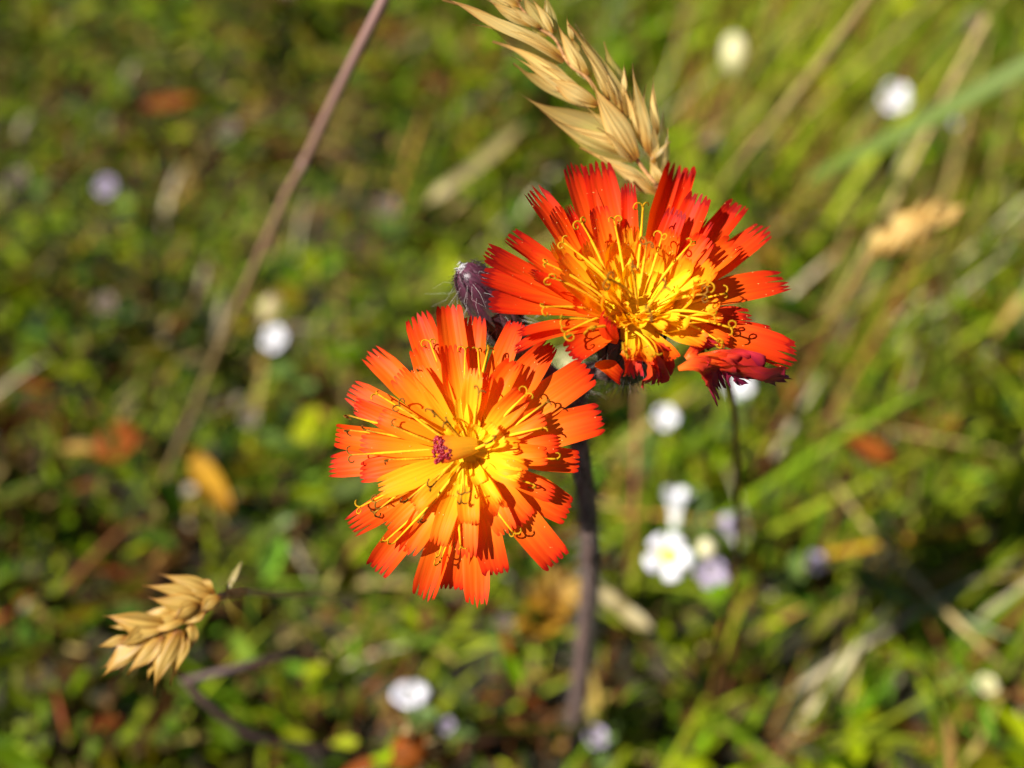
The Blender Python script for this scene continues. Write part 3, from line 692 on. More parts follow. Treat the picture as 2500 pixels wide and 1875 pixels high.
# a short petal standing up in front of the middle, its back to the viewer
add_petal(headB, hubB, nB, R3(825, 1095), R3(1025, 1135), 175, 3.2, (0.45, 0.95), 690, zoom=ZB, lift=0.6, cup=0.35, tooth=0.14, base=hubB - RIGHT * 1.3 - UP * 1.5 + nB * 0.1)
# wilting petals hanging over the front rim
for i, (bx, by, x1, y1, x2, y2, wp, h, op) in enumerate([
        (1500, 1420, 2085, 1545, 2060, 1590, 125, -1.2, dict(tooth=0.30, cup=1.3, twist=1.1, wave=0.5)),
        (1400, 1470, 1725, 1625, 1660, 1655, 190, -2.6, dict(tooth=0.30, cup=0.7, wave=0.5, twist=-0.4)),
        (1450, 1400, 1640, 1400, 1560, 1440, 170, -0.4, dict(tooth=0.15, cup=0.8, wave=0.3)),
        (1080, 1400, 1245, 1590, 1180, 1590, 165, -2.2, dict(tooth=0.14, cup=0.9, wave=0.35, twist=0.4)),
        (1120, 1380, 1310, 1500, 1265, 1560, 150, -1.8, dict(tooth=0.16, cup=0.9, wave=0.3)),
        (1500, 1400, 1960, 1475, 1930, 1545, 130, -0.8, dict(tooth=0.22, cup=1.0, wave=0.5, twist=-0.8)),
        (1560, 1420, 1860, 1540, 1800, 1575, 110, -1.6, dict(tooth=0.25, cup=1.2, wave=0.55, twist=0.7)),
        (1010, 1360, 1120, 1500, 1050, 1525, 150, -0.8, dict(tooth=0.12, cup=0.4, wave=0.35)),
        (1190, 1380, 1330, 1440, 1250, 1480, 160, -0.6, dict(tooth=0.12, cup=0.4, wave=0.35))]):
    B = on_plane(*R3(bx, by), hubB + nB * 0.8, nB)
    add_petal(headB, hubB, nB, R3(x1, y1), R3(x2, y2), wp, h, (0.1, 0.95) if i < 3 or i in (5, 6) else (0.05, 0.62), 700 + i, zoom=ZB, lift=1.0, base=B, mat='petal_old', **op)
add_petal(headB, hubB, nB, R3(1035, 1490), R3(985, 1575), 150, -1.6, (0.40, 0.92), 720, zoom=ZB, lift=0.5, base=on_plane(*R3(835, 1440), hubB - nB * 1.0, nB), cup=0.25, tooth=0.03)
for i in range(40):
    a = i * 2.399 + 0.9; L = rng.uniform(1.6, 5.0); hh = rng.uniform(2.4, 4.6)
    n_, u_, w_ = frame(nB); dr = u_ * math.cos(a) + w_ * math.sin(a)
    B = hubB + dr * 0.35 + nB * 0.3; T = hubB + dr * L + nB * hh
    if dr.dot(UP) < -0.3: hh *= 0.6; T = hubB + dr * L * 0.8 + nB * hh
    petal_mesh(B, T, dr.cross(nB), rng.uniform(0.8, 1.35), nB, hh * 0.7, -0.35, rng.uniform(0.05, 0.34), 0.55, 0.0, 0.13, 800 + i).build('petal', M['petal'], headB)

STB = [(1160, 375, 7.0, 0), (965, 465, 6.2, 0), (745, 480, 6.0, 0), (625, 615, 5.0, 0), (1185, 625, 6.4, 1), (1085, 780, 6.6, 1), (925, 860, 5.8, 1),
       (1305, 920, 6.0, 1), (1210, 1080, 5.0, 1), (1290, 575, 5.8, 0), (1485, 620, 5.6, 0), (1600, 880, 5.0, 0), (1570, 965, 4.4, 1), (1630, 1100, 3.6, 0), (1750, 1190, 2.6, 0),
       (1680, 1285, 2.2, 0), (1050, 1345, 2.2, 0), (1240, 1355, 2.0, 0), (540, 850, 4.4, 0), (510, 755, 4.6, 0), (500, 1050, 3.2, 0),
       (620, 1130, 3.0, 0), (640, 1220, 2.4, 0), (795, 1200, 3.0, 0), (1710, 960, 3.6, 0), ]
for i, (x, y, h, dk) in enumerate(STB):
    add_style(headB, hubB, nB, *R3(x, y), h, dk, 900 + i, arch=0.5, rad=0.25, curl=(120, 400))

def pollen_on(objs, count, head, seed):
    rr = random.Random(seed); mb = MB(); o0 = root_origin(head)
    for _ in range(count):
        o = rr.choice(objs); p = rr.choice(o.data.polygons); c = Vector(p.center) / MM + o0
        nn = Vector(p.normal); nn = nn if nn.dot(FWD) < 0 else -nn
        mb.knob(c + nn * 0.03 + Vector((rr.gauss(0, .1), rr.gauss(0, .1), 0)) * 0.4, rr.uniform(0.018, 0.04))
    mb.build('pollen', M['pollen'], head)['kind'] = 'stuff'
pollen_on(petalsB, 420, headB, 3)
pollen_on([o for o in headA.children if o.name.startswith('petal')], 260, headA, 4)

for hd, hb, nn_, cnt, sd_ in ((headA, hubA, nA, 14, 1500), (headB, hubB, nB, 22, 1540)):     # young florets packed in the middle
    n_, u_, w_ = frame(nn_)
    for i in range(cnt):
        a = i * 2.399; q = 0.25 + 1.5 * (i / cnt) ** 0.5; dr = u_ * math.cos(a) + w_ * math.sin(a)
        if hd is headA and dr.dot(-RIGHT) > 0.6: continue
        T = hb + dr * (q + rng.uniform(0.5, 1.4)) + nn_ * rng.uniform(1.9, 2.7)
        petal_mesh(hb + dr * q * 0.5 + nn_ * 0.6, T, dr.cross(nn_), rng.uniform(0.55, 0.9), nn_, 1.4, -0.4, rng.uniform(0.0, 0.22), 0.5, 0.0, 0.14, sd_ + i).build('petal', M['petal'], hd)

# ---- the purple bud
def build_bud():
    top = at(1133, 652, 75.2); bot = at(1248, 822, 79.0); ax = (top - bot).normalized()
    L = (top - bot).length
    pts = [top.lerp(bot, t) for t in (0, 0.08, 0.25, 0.5, 0.8, 1.0)]; rad = [0.55, 1.1, 1.5, 1.68, 1.7, 1.6]
    mb = MB(); mb.tube(pts, rad, 18, 0.9, 0.2)
    bud = mb.build('flower_bud', M['bract'], plant); bud['label'] = 'hairy closed bud with purple bract tips'
    bracts(pts, rad, ax, bud, M['bract'], 9, L * 0.55, 1.35, 31, -0.05, (0.46, 0.50, 0.54))
    bracts(pts, rad, ax, bud, M['bract'], 8, L * 0.45, 1.0, 33, -0.1, (0.22, 0.3))
    bracts(pts, rad, ax, bud, M['bract_dark'], 11, L * 0.4, 0.95, 32, -0.1, (0.0, 0.1, 0.2))
    # white wool at the mouth
    rr = random.Random(8); wl = MB()
    for _ in range(70):
        d = Vector((rr.gauss(0, 1), rr.gauss(0, 1), rr.gauss(0, 1))).normalized(); p = top + ax * rr.uniform(-0.1, 0.25) + d * rr.uniform(0, 0.5) - RIGHT * 0.2 - ax * 0.15
        wl.tube([p, p + d.cross(ax) * 0.25, p + d.cross(ax) * 0.35 + d * 0.15], [0.022, 0.022, 0.01], 3, cap=False)
    wl.build('wool', M['wool'], bud)['kind'] = 'stuff'
    hairs('bud_dark_hair', pts, [r + 0.15 for r in rad], 520, 0.25, 0.65, M['hair_black'], bud, 41, 0.02, gland=True)
    hairs('bud_pale_hair', pts[1:], [r + 0.15 for r in rad[1:]], 130, 0.9, 3.2, M['hair_white'], bud, 42, 0.011, -0.05, tilt=0.35)
    hairs('bud_short_hair', pts, [r + 0.15 for r in rad], 90, 0.12, 0.3, M['hair_white'], bud, 43, 0.012)
    pd, p_, r_ = tube_part('pedicel', [bot, at(1300, 880, 81.5), at(1370, 935, 82), sP[1]], (1.0, 0.75), M['stem'], plant)
    hairs('pedicel_hair', p_, r_, 240, 0.4, 1.2, M['hair_black'], pd, 44, 0.018, gland=True)
build_bud()

# ================================================================== DRY GRASS EARS
def glume(parent, B, T, wmm, mat, seed, bend=0.10, keel=0.35, face=None, name='glume'):
    """papery boat-shaped scale drawn out to a sharp point, ribbed along its nerves"""
    r = random.Random(seed); B = Vector(B); T = Vector(T); T = B + (T - B) * 1.10; d = T - B; L = d.length; tg0 = d.normalized()
    fc = (face or -FWD) + RIGHT * r.uniform(-0.7, 0.7) + UP * r.uniform(-0.7, 0.7)
    nn = (fc - tg0 * fc.dot(tg0)).normalized(); w = tg0.cross(nn)
    rows = []; K = 16; C = 14; asym = r.uniform(-0.3, 0.3); pk = r.uniform(0.26, 0.42); kc = r.uniform(-0.35, 0.35); kh = r.uniform(0.25, 0.7)
    for i in range(K + 1):
        v = i / K
        f = 0.30 + 0.70 * math.sin(v / pk * math.pi / 2) if v < pk else max(0.02, math.cos((v - pk) / (1 - pk) * math.pi / 2)) ** 2.1
        c = B.lerp(T, v) + nn * (bend * L * 4 * v * (1 - v)) + w * (0.03 * L * math.sin(v * 3.1 + seed))
        row = []
        for j in range(C + 1):
            u = j / C * 2 - 1
            hw = wmm * 0.5 * f * (1 + asym * u)
            row.append((c + w * u * hw - nn * (kh * hw * abs(u - kc)) + nn * 0.035 * math.sin(u * 13 + seed) * min(1, wmm) + nn * 0.02 * L * math.sin(9 * v + 4 * u + seed) * abs(u), min(1.0, 0.10 + 0.85 * v + 0.34 * abs(u) ** 5 * (0.35 + v)) - 0.1 * (v < 0.08), j / C))
        rows.append(row)
    mb = MB(); mb.grid(rows)
    return mb.build(name, mat, parent)

Z4 = 2212 / 640.0
def R4(x, y): return (1100 + x / Z4, 0 + y / Z4)
ear_base_px = [(1735, 1560), (1600, 1390), (1400, 1060), (1180, 690), (1000, 540), (880, 330), (720, 220), (590, 60), (420, -150), (300, -420)]
def d4(x, y):   # depth of the ear along its length
    t = max(-0.3, min(1, y / 1600)); return 76.0 + 3.5 * t
rpts = [at(*R4(x, y), d4(x, y)) for x, y in ear_base_px]
lower = [at(1640, 520, 82.5), at(1715, 720, 87), at(1785, 960, 95), at(1800, 1180, 107), at(1796, 1400, 122), at(1755, 1620, 140)]
gb = atz(1722, 1760, 0.0)
ear = thing('dry_grass_ear', 'large dry straw-coloured grass ear leaning up behind the upper orange flower', 'grass ear', gb)
o, p_, r_ = tube_part('rachis', rpts[::-1], (0.08, 0.13, 0.17), M['rachis'], ear, 8)
tube_part('stem', [rpts[0]] + lower + [gb], (0.26, 0.3, 0.36, 0.42), M['stalk_brown'], ear, 8)
G4 = [(1740, 1640, 1150, 1270, 165, -0.5), (1560, 1350, 690, 815, 300, 0.3), (1570, 1340, 830, 960, 210, 0.9), (1580, 1335, 1180, 720, 260, -1.2), (1540, 1365, 1260, 1110, 130, -1.4), (1200, 880, 430, 400, 230, 0.2),
      (1235, 890, 830, 650, 190, -0.7), (1240, 900, 600, 560, 160, 0.8), (960, 510, 30, 40, 200, -0.3), (950, 500, 350, 250, 170, 0.6), (690, 205, 220, -40, 170, 0.0), (670, 190, 330, 20, 120, -0.6),
      (1480, 1010, 1100, 270, 220, 0.4), (1400, 890, 1040, 265, 120, -0.7), (1150, 640, 920, 210, 135, -0.5), (1030, 345, 985, 150, 60, -0.8), (830, 295, 600, -30, 180, 0.2), (880, 300, 790, -60, 160, 0.5),
      (1440, 860, 1462, 540, 60, 0.3), (1630, 1285, 1562, 600, 165, -0.6), (1680, 1335, 1490, 710, 130, 0.2), (1745, 1130, 1712, 690, 95, 0.0), (1700, 1350, 1850, 1200, 85, -0.5), (1760, 1500, 1775, 950, 190, 0.9),
      (1480, 905, 1310, 400, 250, 1.0), (1670, 1630, 1470, 1480, 130, 0.1), (1765, 1545, 1690, 1340, 120, -0.2), (1010, 560, 880, 180, 170, 0.8), (1180, 660, 1010, 300, 190, 1.0), (1040, 700, 640, 620, 150, 0.7),
      (590, 40, 180, -200, 190, -0.2), (560, 10, 260, -260, 170, 0.5), (560, 20, 480, -330, 170, 0.3), (470, -90, 30, -330, 190, 0.0), (440, -130, 420, -470, 170, 0.2), (300, -420, 160, -760, 150, 0.0), (360, -260, 20, -560, 170, 0.3),
      (1330, 1000, 880, 740, 170, 0.9), (1420, 1100, 1290, 640, 170, 0.7),
      (1500, 1250, 900, 1000, 90, -0.2), (1500, 1180, 1120, 880, 80, -0.9), (1180, 840, 560, 520, 90, -0.4), (1120, 760, 760, 560, 70, -0.6), (930, 480, 250, 230, 80, -0.6), (1330, 860, 1130, 420, 90, -0.5),
      (1450, 960, 1230, 480, 80, -0.2), (1600, 1150, 1520, 800, 70, -0.8), (1660, 1250, 1640, 760, 80, 0.3), (1720, 1400, 1700, 1000, 90, 0.2), (1100, 600, 960, 340, 70, -0.6), (860, 280, 700, 0, 90, -0.3),
      (1640, 1560, 1300, 1330, 90, -0.9), (1790, 1500, 1830, 1120, 90, 0.3), (760, 230, 480, 40, 80, -0.5)]
for i, (x1, y1, x2, y2, w, dz) in enumerate(G4):
    a = at(*R4(x1, y1), d4(x1, y1) + dz * 0.4); b = at(*R4(x2, y2), d4(x2, y2) + dz)
    glume(ear, a, b, w / Z4 / F * 79 * 0.82, M['straw_thin' if dz > 0.35 or i % 3 == 1 else 'straw'], 1000 + i, bend=0.08 if dz < 0.5 else -0.05)

Z6 = 2212 / 560.0
def R6(x, y): return (200 + x / Z6, 1350 + y / Z6)
gl = atz(905, 1455, 0.0)
earL = thing('dry_grass_ear', 'small ochre dry grass ear nodding over a thin dark forked twig', 'grass ear', gl)
dl = 82.0
rl_ = [at(*R6(330, 1000), dl), at(*R6(620, 780), dl), at(*R6(900, 660), dl), at(*R6(1130, 580), dl + 0.3), at(*R6(1330, 420), dl + 1), at(*R6(1560, 375), dl + 4)]
tube_part('rachis', rl_, (0.12, 0.3, 0.36), M['rachis'], earL, 8)
tube_part('stem', [rl_[-1], at(690, 1450, 96), at(800, 1452, 120), at(870, 1454, 142), gl], (0.32, 0.36), M['stalk_tan'], earL, 8)
GL = [(1280, 400, 790, 215, 160, 0.5), (1170, 420, 635, 310, 150, 0.0), (1250, 370, 1140, 240, 110, 0.6), (1180, 500, 690, 435, 190, -0.4), (830, 660, 255, 632, 230, -0.5), (690, 745, 355, 890, 210, -0.9),
      (700, 800, 220, 1175, 190, 0.0), (470, 730, 275, 705, 45, 0.4), (430, 820, 168, 892, 85, 0.4), (770, 800, 468, 1145, 170, -0.5), (740, 880, 640, 1125, 75, 0.3), (730, 960, 650, 1228, 85, 0.5),
      (940, 740, 718, 1318, 230, -0.3), (1000, 790, 870, 1230, 240, 0.4), (1060, 680, 1050, 910, 140, 0.6), (420, 960, 360, 1155, 75, 0.5), (400, 980, 208, 1100, 90, 0.3), (1120, 500, 890, 640, 210, -1.0),
      (1180, 540, 980, 700, 180, 0.0), (1000, 640, 640, 760, 170, -0.4), (1260, 450, 880, 330, 190, 0.3), (900, 620, 560, 560, 170, 0.5), (900, 700, 640, 1000, 190, 0.3), (620, 820, 300, 1010, 180, 0.4), (1330, 430, 1150, 560, 150, -0.2)]
for i, (x1, y1, x2, y2, w, dz) in enumerate(GL):
    a = at(*R6(x1, y1), dl + dz * 0.5); b = at(*R6(x2, y2), dl + dz)
    glume(earL, a, b, w / Z6 / F * dl * 1.05, M['straw_dark'], 1100 + i, bend=0.10)

def loose_ear(label, axis_px, n, wid, mat, stalk, seed, group=None, ear_r=1.0):
    """small ear far out of focus: axis_px goes tip -> base -> along the stem to the ground"""
    pts = [at(*q) for q in axis_px]; base = pts[-1].copy(); base.z = 0.0
    t = thing('dry_grass_ear', label, 'grass ear', base, group); rr = random.Random(seed)
    tip, bs = pts[0], pts[1]
    tube_part('rachis', [bs, tip.lerp(bs, 0.1)], (0.25, 0.1), M['rachis'], t, 6)
    tube_part('stem', pts[1:] + [base], (0.3, 0.42), stalk, t, 7)
    ax = (tip - bs); L = ax.length
    for k in range(n):
        s = k / n; a = bs.lerp(tip, s * 0.62); o = ax.normalized().orthogonal(); o = Matrix.Rotation(k * 2.4 + rr.uniform(-.3, .3), 3, ax.normalized()) @ o
        b = a + ax.normalized() * L * rr.uniform(0.30, 0.45) + o.normalized() * L * rr.uniform(0.06, 0.16) * ear_r
        glume(t, a, b, wid, mat, seed + k, face=o)
    return t
loose_ear('blurred pale ochre grass ear on a thin brown leaning stalk', [(2335, 490, 128), (2125, 625, 134), (2010, 830, 150), (1900, 1040, 165), (1860, 1130, 172)], 34, 3.3, M['straw'], M['stalk_brown'], 1200, None, 1.5)
loose_ear('faded ochre grass ear lying low beside the hawkweed stem', [(1400, 1415, 140), (1290, 1500, 150), (1250, 1600, 156)], 16, 2.6, M['straw_dark'], M['stalk_tan'], 1240, None, 2.2)

# ================================================================== STALKS AND BLADES AROUND
def stalk(name, label, cat, px, radii, mat, group=None, ground_px=None, node=None):
    pts = [at(*q) for q in px]; base = pts[-1].copy()
    if ground_px: base = atz(*ground_px, 0.0)
    else: base.z = 0.0
    t = thing(name, label, cat, base, group)
    tube_part('stem', pts + [base], radii, mat, t, 8)
    for q in (node or []):
        mb = MB(); mb.ball(at(*q), radii[0] * 1.12, 0, 0.4, 10, 6, (pts[0] - pts[-1]), 1.8); mb.build('node', M['stalk_pink'], t)
    return t
stalk('grass_stalk', 'long pinkish straw grass stalk leaning alone over the turf', 'grass stalk', [(985, -110, 90), (938, 0, 94), (872, 130, 100), (803, 270, 108), (742, 400, 116), (697, 480, 122), (622, 650, 131), (560, 785, 139), (478, 985, 151), (398, 1180, 156)], (0.58, 0.54, 0.46, 0.40), M['stalk_fade'], None, (350, 1330), [(742, 400, 116)])
stalk('grass_stalk', 'olive brown grass stalk standing between two small white flowers', 'grass stalk', [(1560, 880, 150), (1556, 1050, 150), (1545, 1300, 152)], (0.42, 0.45), M['stalk_brown'], None, (1535, 1420))
stalk('grass_stalk', 'tan grass stalk rising beside the dry grass ear', 'grass stalk', [(2160, -60, 120), (2110, 10, 125), (1990, 170, 140), (1880, 310, 155), (1790, 420, 175)], (0.62, 0.6), M['stalk_tan'], None, (1700, 560))
stalk('grass_stalk', 'thin brown grass stalk crossing the green blade', 'grass stalk', [(2410, 40, 160), (2310, 230, 165), (2190, 470, 172), (2080, 680, 180)], (0.5, 0.5), M['stalk_tan'], None, (1980, 860))
stalk('grass_stalk', 'pale ochre stalk slanting beside a small lilac flower', 'grass stalk', [(2420, 1285, 150), (2250, 1310, 155), (2060, 1345, 160)], (0.55, 0.6), M['blade_ochre'], None, (1960, 1365))
stalk('grass_stalk', 'long thin pale stalk arching low across green turf', 'grass stalk', [(2030, 1170, 165), (2120, 1290, 152), (2240, 1420, 146), (2400, 1580, 140)], (0.4, 0.45), M['stalk_tan'], None, (2520, 1680))
stalk('grass_stalk', 'short rusty stalk below a faded pinkish flower', 'grass stalk', [(1232, 1530, 140), (1255, 1640, 142)], (0.7, 0.7), M['blade_rust'], None, (1290, 1740))
def blade(label, px, wmm, mat, ground_px=None, cat='grass blade', name='grass_blade'):
    pts = [at(*q) for q in px]; base = atz(*ground_px, 0.0) if ground_px else Vector((pts[-1].x, pts[-1].y, 0))
    P = bez(pts + [base], 28); mb = MB(); rows = []; n = len(P)
    for i, p in enumerate(P):
        t = (P[min(i + 1, n - 1)] - P[max(i - 1, 0)]).normalized(); v = i / (n - 1)
        w = t.cross(Vector((0, -0.4, 1))); w = w.normalized() if w.length > 0.05 else RIGHT
        nn = w.cross(t); hw = wmm * 0.5 * (min(1, v * 5 + 0.05) * (1 - 0.3 * v))
        rows.append([(p + w * hw * u + nn * 0.25 * hw * u * u, v, (u + 1) / 2) for u in (-1, -0.5, 0, 0.5, 1)])
    mb.grid(rows); t_ = thing('wild_grass', label, cat, base); mb.build('blade', mat, t_)
    return t_
blade('broad green grass blade arching out over pale stalks', [(2620, 110, 125), (2500, 165, 130), (2250, 300, 142), (2050, 400, 155), (1930, 470, 170)], 3.0, M['blade_green'], (1840, 560))
blade('pale straw blade lying beyond the dry ear', [(1280, 300, 195), (1180, 390, 190), (1060, 480, 186)], 2.6, M['blade_tan'], (1010, 520))
blade('grey green blade lying flat beside the lower orange flower', [(960, 1150, 168), (800, 1210, 164), (680, 1280, 162)], 2.2, M['blade_green'], (610, 1340))
blade('pale straw blade poking out behind the hawkweed stem', [(1600, 1545, 138), (1530, 1495, 140), (1470, 1450, 142)], 2.2, M['blade_tan'], (1390, 1400))
blade('short pale needle of grass standing behind the small ochre ear', [(590, 1370, 83.5), (570, 1410, 84), (552, 1446, 85), (560, 1480, 100)], 0.55, M['blade_tan'], (590, 1520))
blade('yellow green blade curving through bright turf', [(2480, 1560, 140), (2250, 1480, 146), (2080, 1400, 150)], 1.6, M['blade_green'], (1960, 1330))

# forked dark twig below the small ear
tw0 = atz(1010, 1862, 0.0)
tw = thing('forked_twig', 'thin dark forked twig bending under the small ochre ear', 'twig', tw0)
tube_part('stem', [at(448, 1655, 112), at(500, 1710, 113), at(600, 1785, 116), at(720, 1818, 120), at(850, 1836, 126), tw0], (0.5, 0.5), M['stalk_dark'], tw, 8)
tube_part('side_shoot', [at(460, 1660, 112), at(560, 1634, 111), at(650, 1612, 112), at(740, 1594, 115)], (0.55, 0.4), M['stalk_dark'], tw, 8)

# ================================================================== SMALL FLOWERS IN THE TURF
def corolla(parent, c, n, roll, diam, mat, seed, tube_len=0.5, open_=0.25, lobes=5, throat=True, name='flower', lobe_w=0.18):
    """two-lipped little flower: broad lobes round a funnel, notched lower lobes, yellow throat"""
    r = random.Random(seed); n = n.normalized(); u = RIGHT - n * RIGHT.dot(n)
    u = u.normalized() if u.length > 0.1 else UP; w = n.cross(u); R = diam / 2
    mb = MB(); angs = [90 + 38, 90 - 38, 90 - 112, 270, 90 + 112] if lobes == 5 else [360 / lobes * k for k in range(lobes)]
    lens = [0.82, 0.82, 0.95, 1.05, 0.95] if lobes == 5 else [1.0] * lobes
    for a, ll in zip(angs, lens):
        a = math.radians(a + roll + r.uniform(-6, 6)); d = u * math.cos(a) + w * math.sin(a); s = n.cross(d); rows = []
        for i in range(8):
            v = i / 7; row = []
            for j in range(7):
                q = j / 6 * 2 - 1
                notch = 1 - (0.16 * (1 - abs(q)) if v > 0.9 else 0) - 0.22 * q * q * v
                rr = R * ll * (0.12 + 0.88 * v) * notch
                hw = R * (0.12 + lobe_w * math.sin(min(1, v * 1.1) * 1.9))
                hgt = -open_ * R * (1 - v) ** 2 * 2.0 + 0.12 * R * math.sin(v * 3) - 0.10 * R * q * q
                row.append((c + d * rr + s * q * hw + n * hgt, v, j / 6))
            rows.append(row)
        mb.grid(rows)
    b = c - n * (open_ * R * 2.0)
    mb.tube([b - n * R * tube_len, b - n * R * tube_len * 0.4, b + n * R * 0.1], [R * 0.16, R * 0.22, R * 0.30], 10, 0.0, 0.1)
    o = mb.build(name, mat, parent)
    if not throat:
        tb = MB(); tb.ball(c - n * R * open_ * 0.9, R * 0.24, 0, 0.2, 10, 6, n, 0.7); tb.build('throat', mat, o)
    else:
        tb = MB(); d = -w * math.cos(math.radians(roll)) + u * math.sin(math.radians(roll))
        tb.ball(c + d * R * 0.05 - n * R * open_ * 0.9 + n * 0.25 * R, R * 0.27, 0, 0.5, 10, 6, n, 0.6); tb.build('throat', M['throat'], o)
    return o

def sepals(parent, c, n, R, mat):
    mb = MB(); u = n.orthogonal().normalized()
    mb.tube([c - n * R * 0.55, c - n * R * 0.2, c], [R * 0.14, R * 0.26, R * 0.24], 8)
    for k in range(4):
        d = Matrix.Rotation(k * 1.571 + 0.4, 3, n) @ u; s = n.cross(d)
        mb.grid([[(c + d * R * (0.22 + 0.1 * v) + n * R * v * 0.5 + s * q * R * 0.14 * (1 - v), v, q) for q in (-1, 0, 1)] for v in (0, 0.4, 0.75, 1)])
    return mb.build('calyx', mat, parent)

def small_leaf(parent, p, d, L, mat):
    d = d.normalized(); s = d.cross(Vector((0, 0, 1))); s = s.normalized() if s.length > 0.05 else RIGHT; nn = s.cross(d); rows = []
    for i in range(6):
        v = i / 5; hw = L * 0.3 * math.sin(math.pi * min(1, v * 0.9 + 0.06)); hw = hw if v < 1 else 0.02
        rows.append([(p + d * L * v + s * q * hw + nn * (0.15 * hw * q * q - 0.2 * L * v * v), v, (q + 1) / 2) for q in (-1, -0.4, 0.4, 1)])
    mb = MB(); mb.grid(rows); mb.build('leaf', mat, parent)

def small_flower(label, px, py, dpx, z, facing, mat, seed, cat='wildflower', name='small_flower', stalkmat='stalk_green', throat=True, lobes=5, group=None, lean=(0.0, 0.0), open_=0.25, lobe_w=0.22):
    c = atz(px, py, z); dp = depth_of(c); dia = dpx * dp / F
    base = Vector((c.x + lean[0], c.y + lean[1] + 4, 0))
    n = Vector(facing).normalized()
    t = thing(name, label, cat, base, group)
    R = dia / 2; b = c - n * R * (1.0 + 2 * open_ - 0.5)
    corolla(t, c, n, random.Random(seed).uniform(-20, 20), dia, M[mat], seed, 0.5, open_, lobes, throat, 'flower', lobe_w)
    sepals(t, b, n, R, M['sepal'] if seed % 3 else M['sepal_brown'])
    tube_part('stem', [b - n * R * 0.5, (b - n * R * 0.9).lerp(base, 0.4) , base], (0.28, 0.4), M[stalkmat], t, 7, 10)
    rr = random.Random(seed)
    for k in range(4):
        p = b.lerp(base, 0.3 + 0.17 * k); a = rr.uniform(0, 6.28)
        small_leaf(t, p, Vector((math.cos(a), math.sin(a), 0.4)), rr.uniform(3, 5), M['sepal'])
    return t

UPV = Vector((0, 0, 1)); TOCAM = -FWD
# eyebright plant with several open flowers and a bud
def eyebright():
    c0 = atz(1690, 1330, 22); base = Vector((c0.x, c0.y + 3, 0))
    t = thing('eyebright', 'eyebright with white yellow-throated flowers clustered on one stem', 'wildflower', base)
    top = c0 + Vector((0, 2, 6)); tube_part('stem', [base, base.lerp(top, 0.5) + Vector((0.6, 0, 0)), top], (0.55, 0.4), M['stalk_brown'], t, 8)
    rr = random.Random(4)
    for (px, py, dpx, z, fc, rl, m, op, th) in [
            (1630, 1352, 145, 34, TOCAM + Vector((-0.15, 0, 0.1)), 8, 'white', 0.22, True),
            (1652, 1200, 95, 30, UP * 1.0 - FWD * 0.25, 0, 'white', 0.75, False),
            (1768, 1265, 75, 28, UP * 0.9 - RIGHT * 0.5 - FWD * 0.1, 30, 'lilac', 0.8, False),
            (1738, 1395, 105, 33, -FWD * 1.0 - UP * 0.35 - RIGHT * 0.25, -10, 'lilac', 0.35, False)]:
        c = atz(px, py, z); dia = dpx * depth_of(c) / F; n = Vector(fc).normalized()
        f = corolla(t, c, n, rl, dia, M[m], px, 0.9, op, 5, th)
        b = c - n * dia / 2 * (0.6 + 2 * op); sepals(t, b, n, dia / 2, M['sepal'])
        tube_part('pedicel', [b, b.lerp(top, 0.5) - UPV * 0.5, top.lerp(base, 0.1)], (0.3, 0.35), M['stalk_green'], t, 6, 8)
    mb = MB(); cb = atz(1726, 1338, 34); mb.ball(cb, 1.35, 0, None, 10, 8, UPV, 1.15); mb.build('bud', M['cream'], t)
    tube_part('pedicel', [cb - UPV * 1.2, top], (0.3, 0.35), M['stalk_green'], t, 6, 6)
    for k in range(8):
        a = rr.uniform(0, 6.28); small_leaf(t, base.lerp(top, 0.25 + 0.09 * k), Vector((math.cos(a), math.sin(a), 0.45)), rr.uniform(4, 6), M['sepal'])
eyebright()

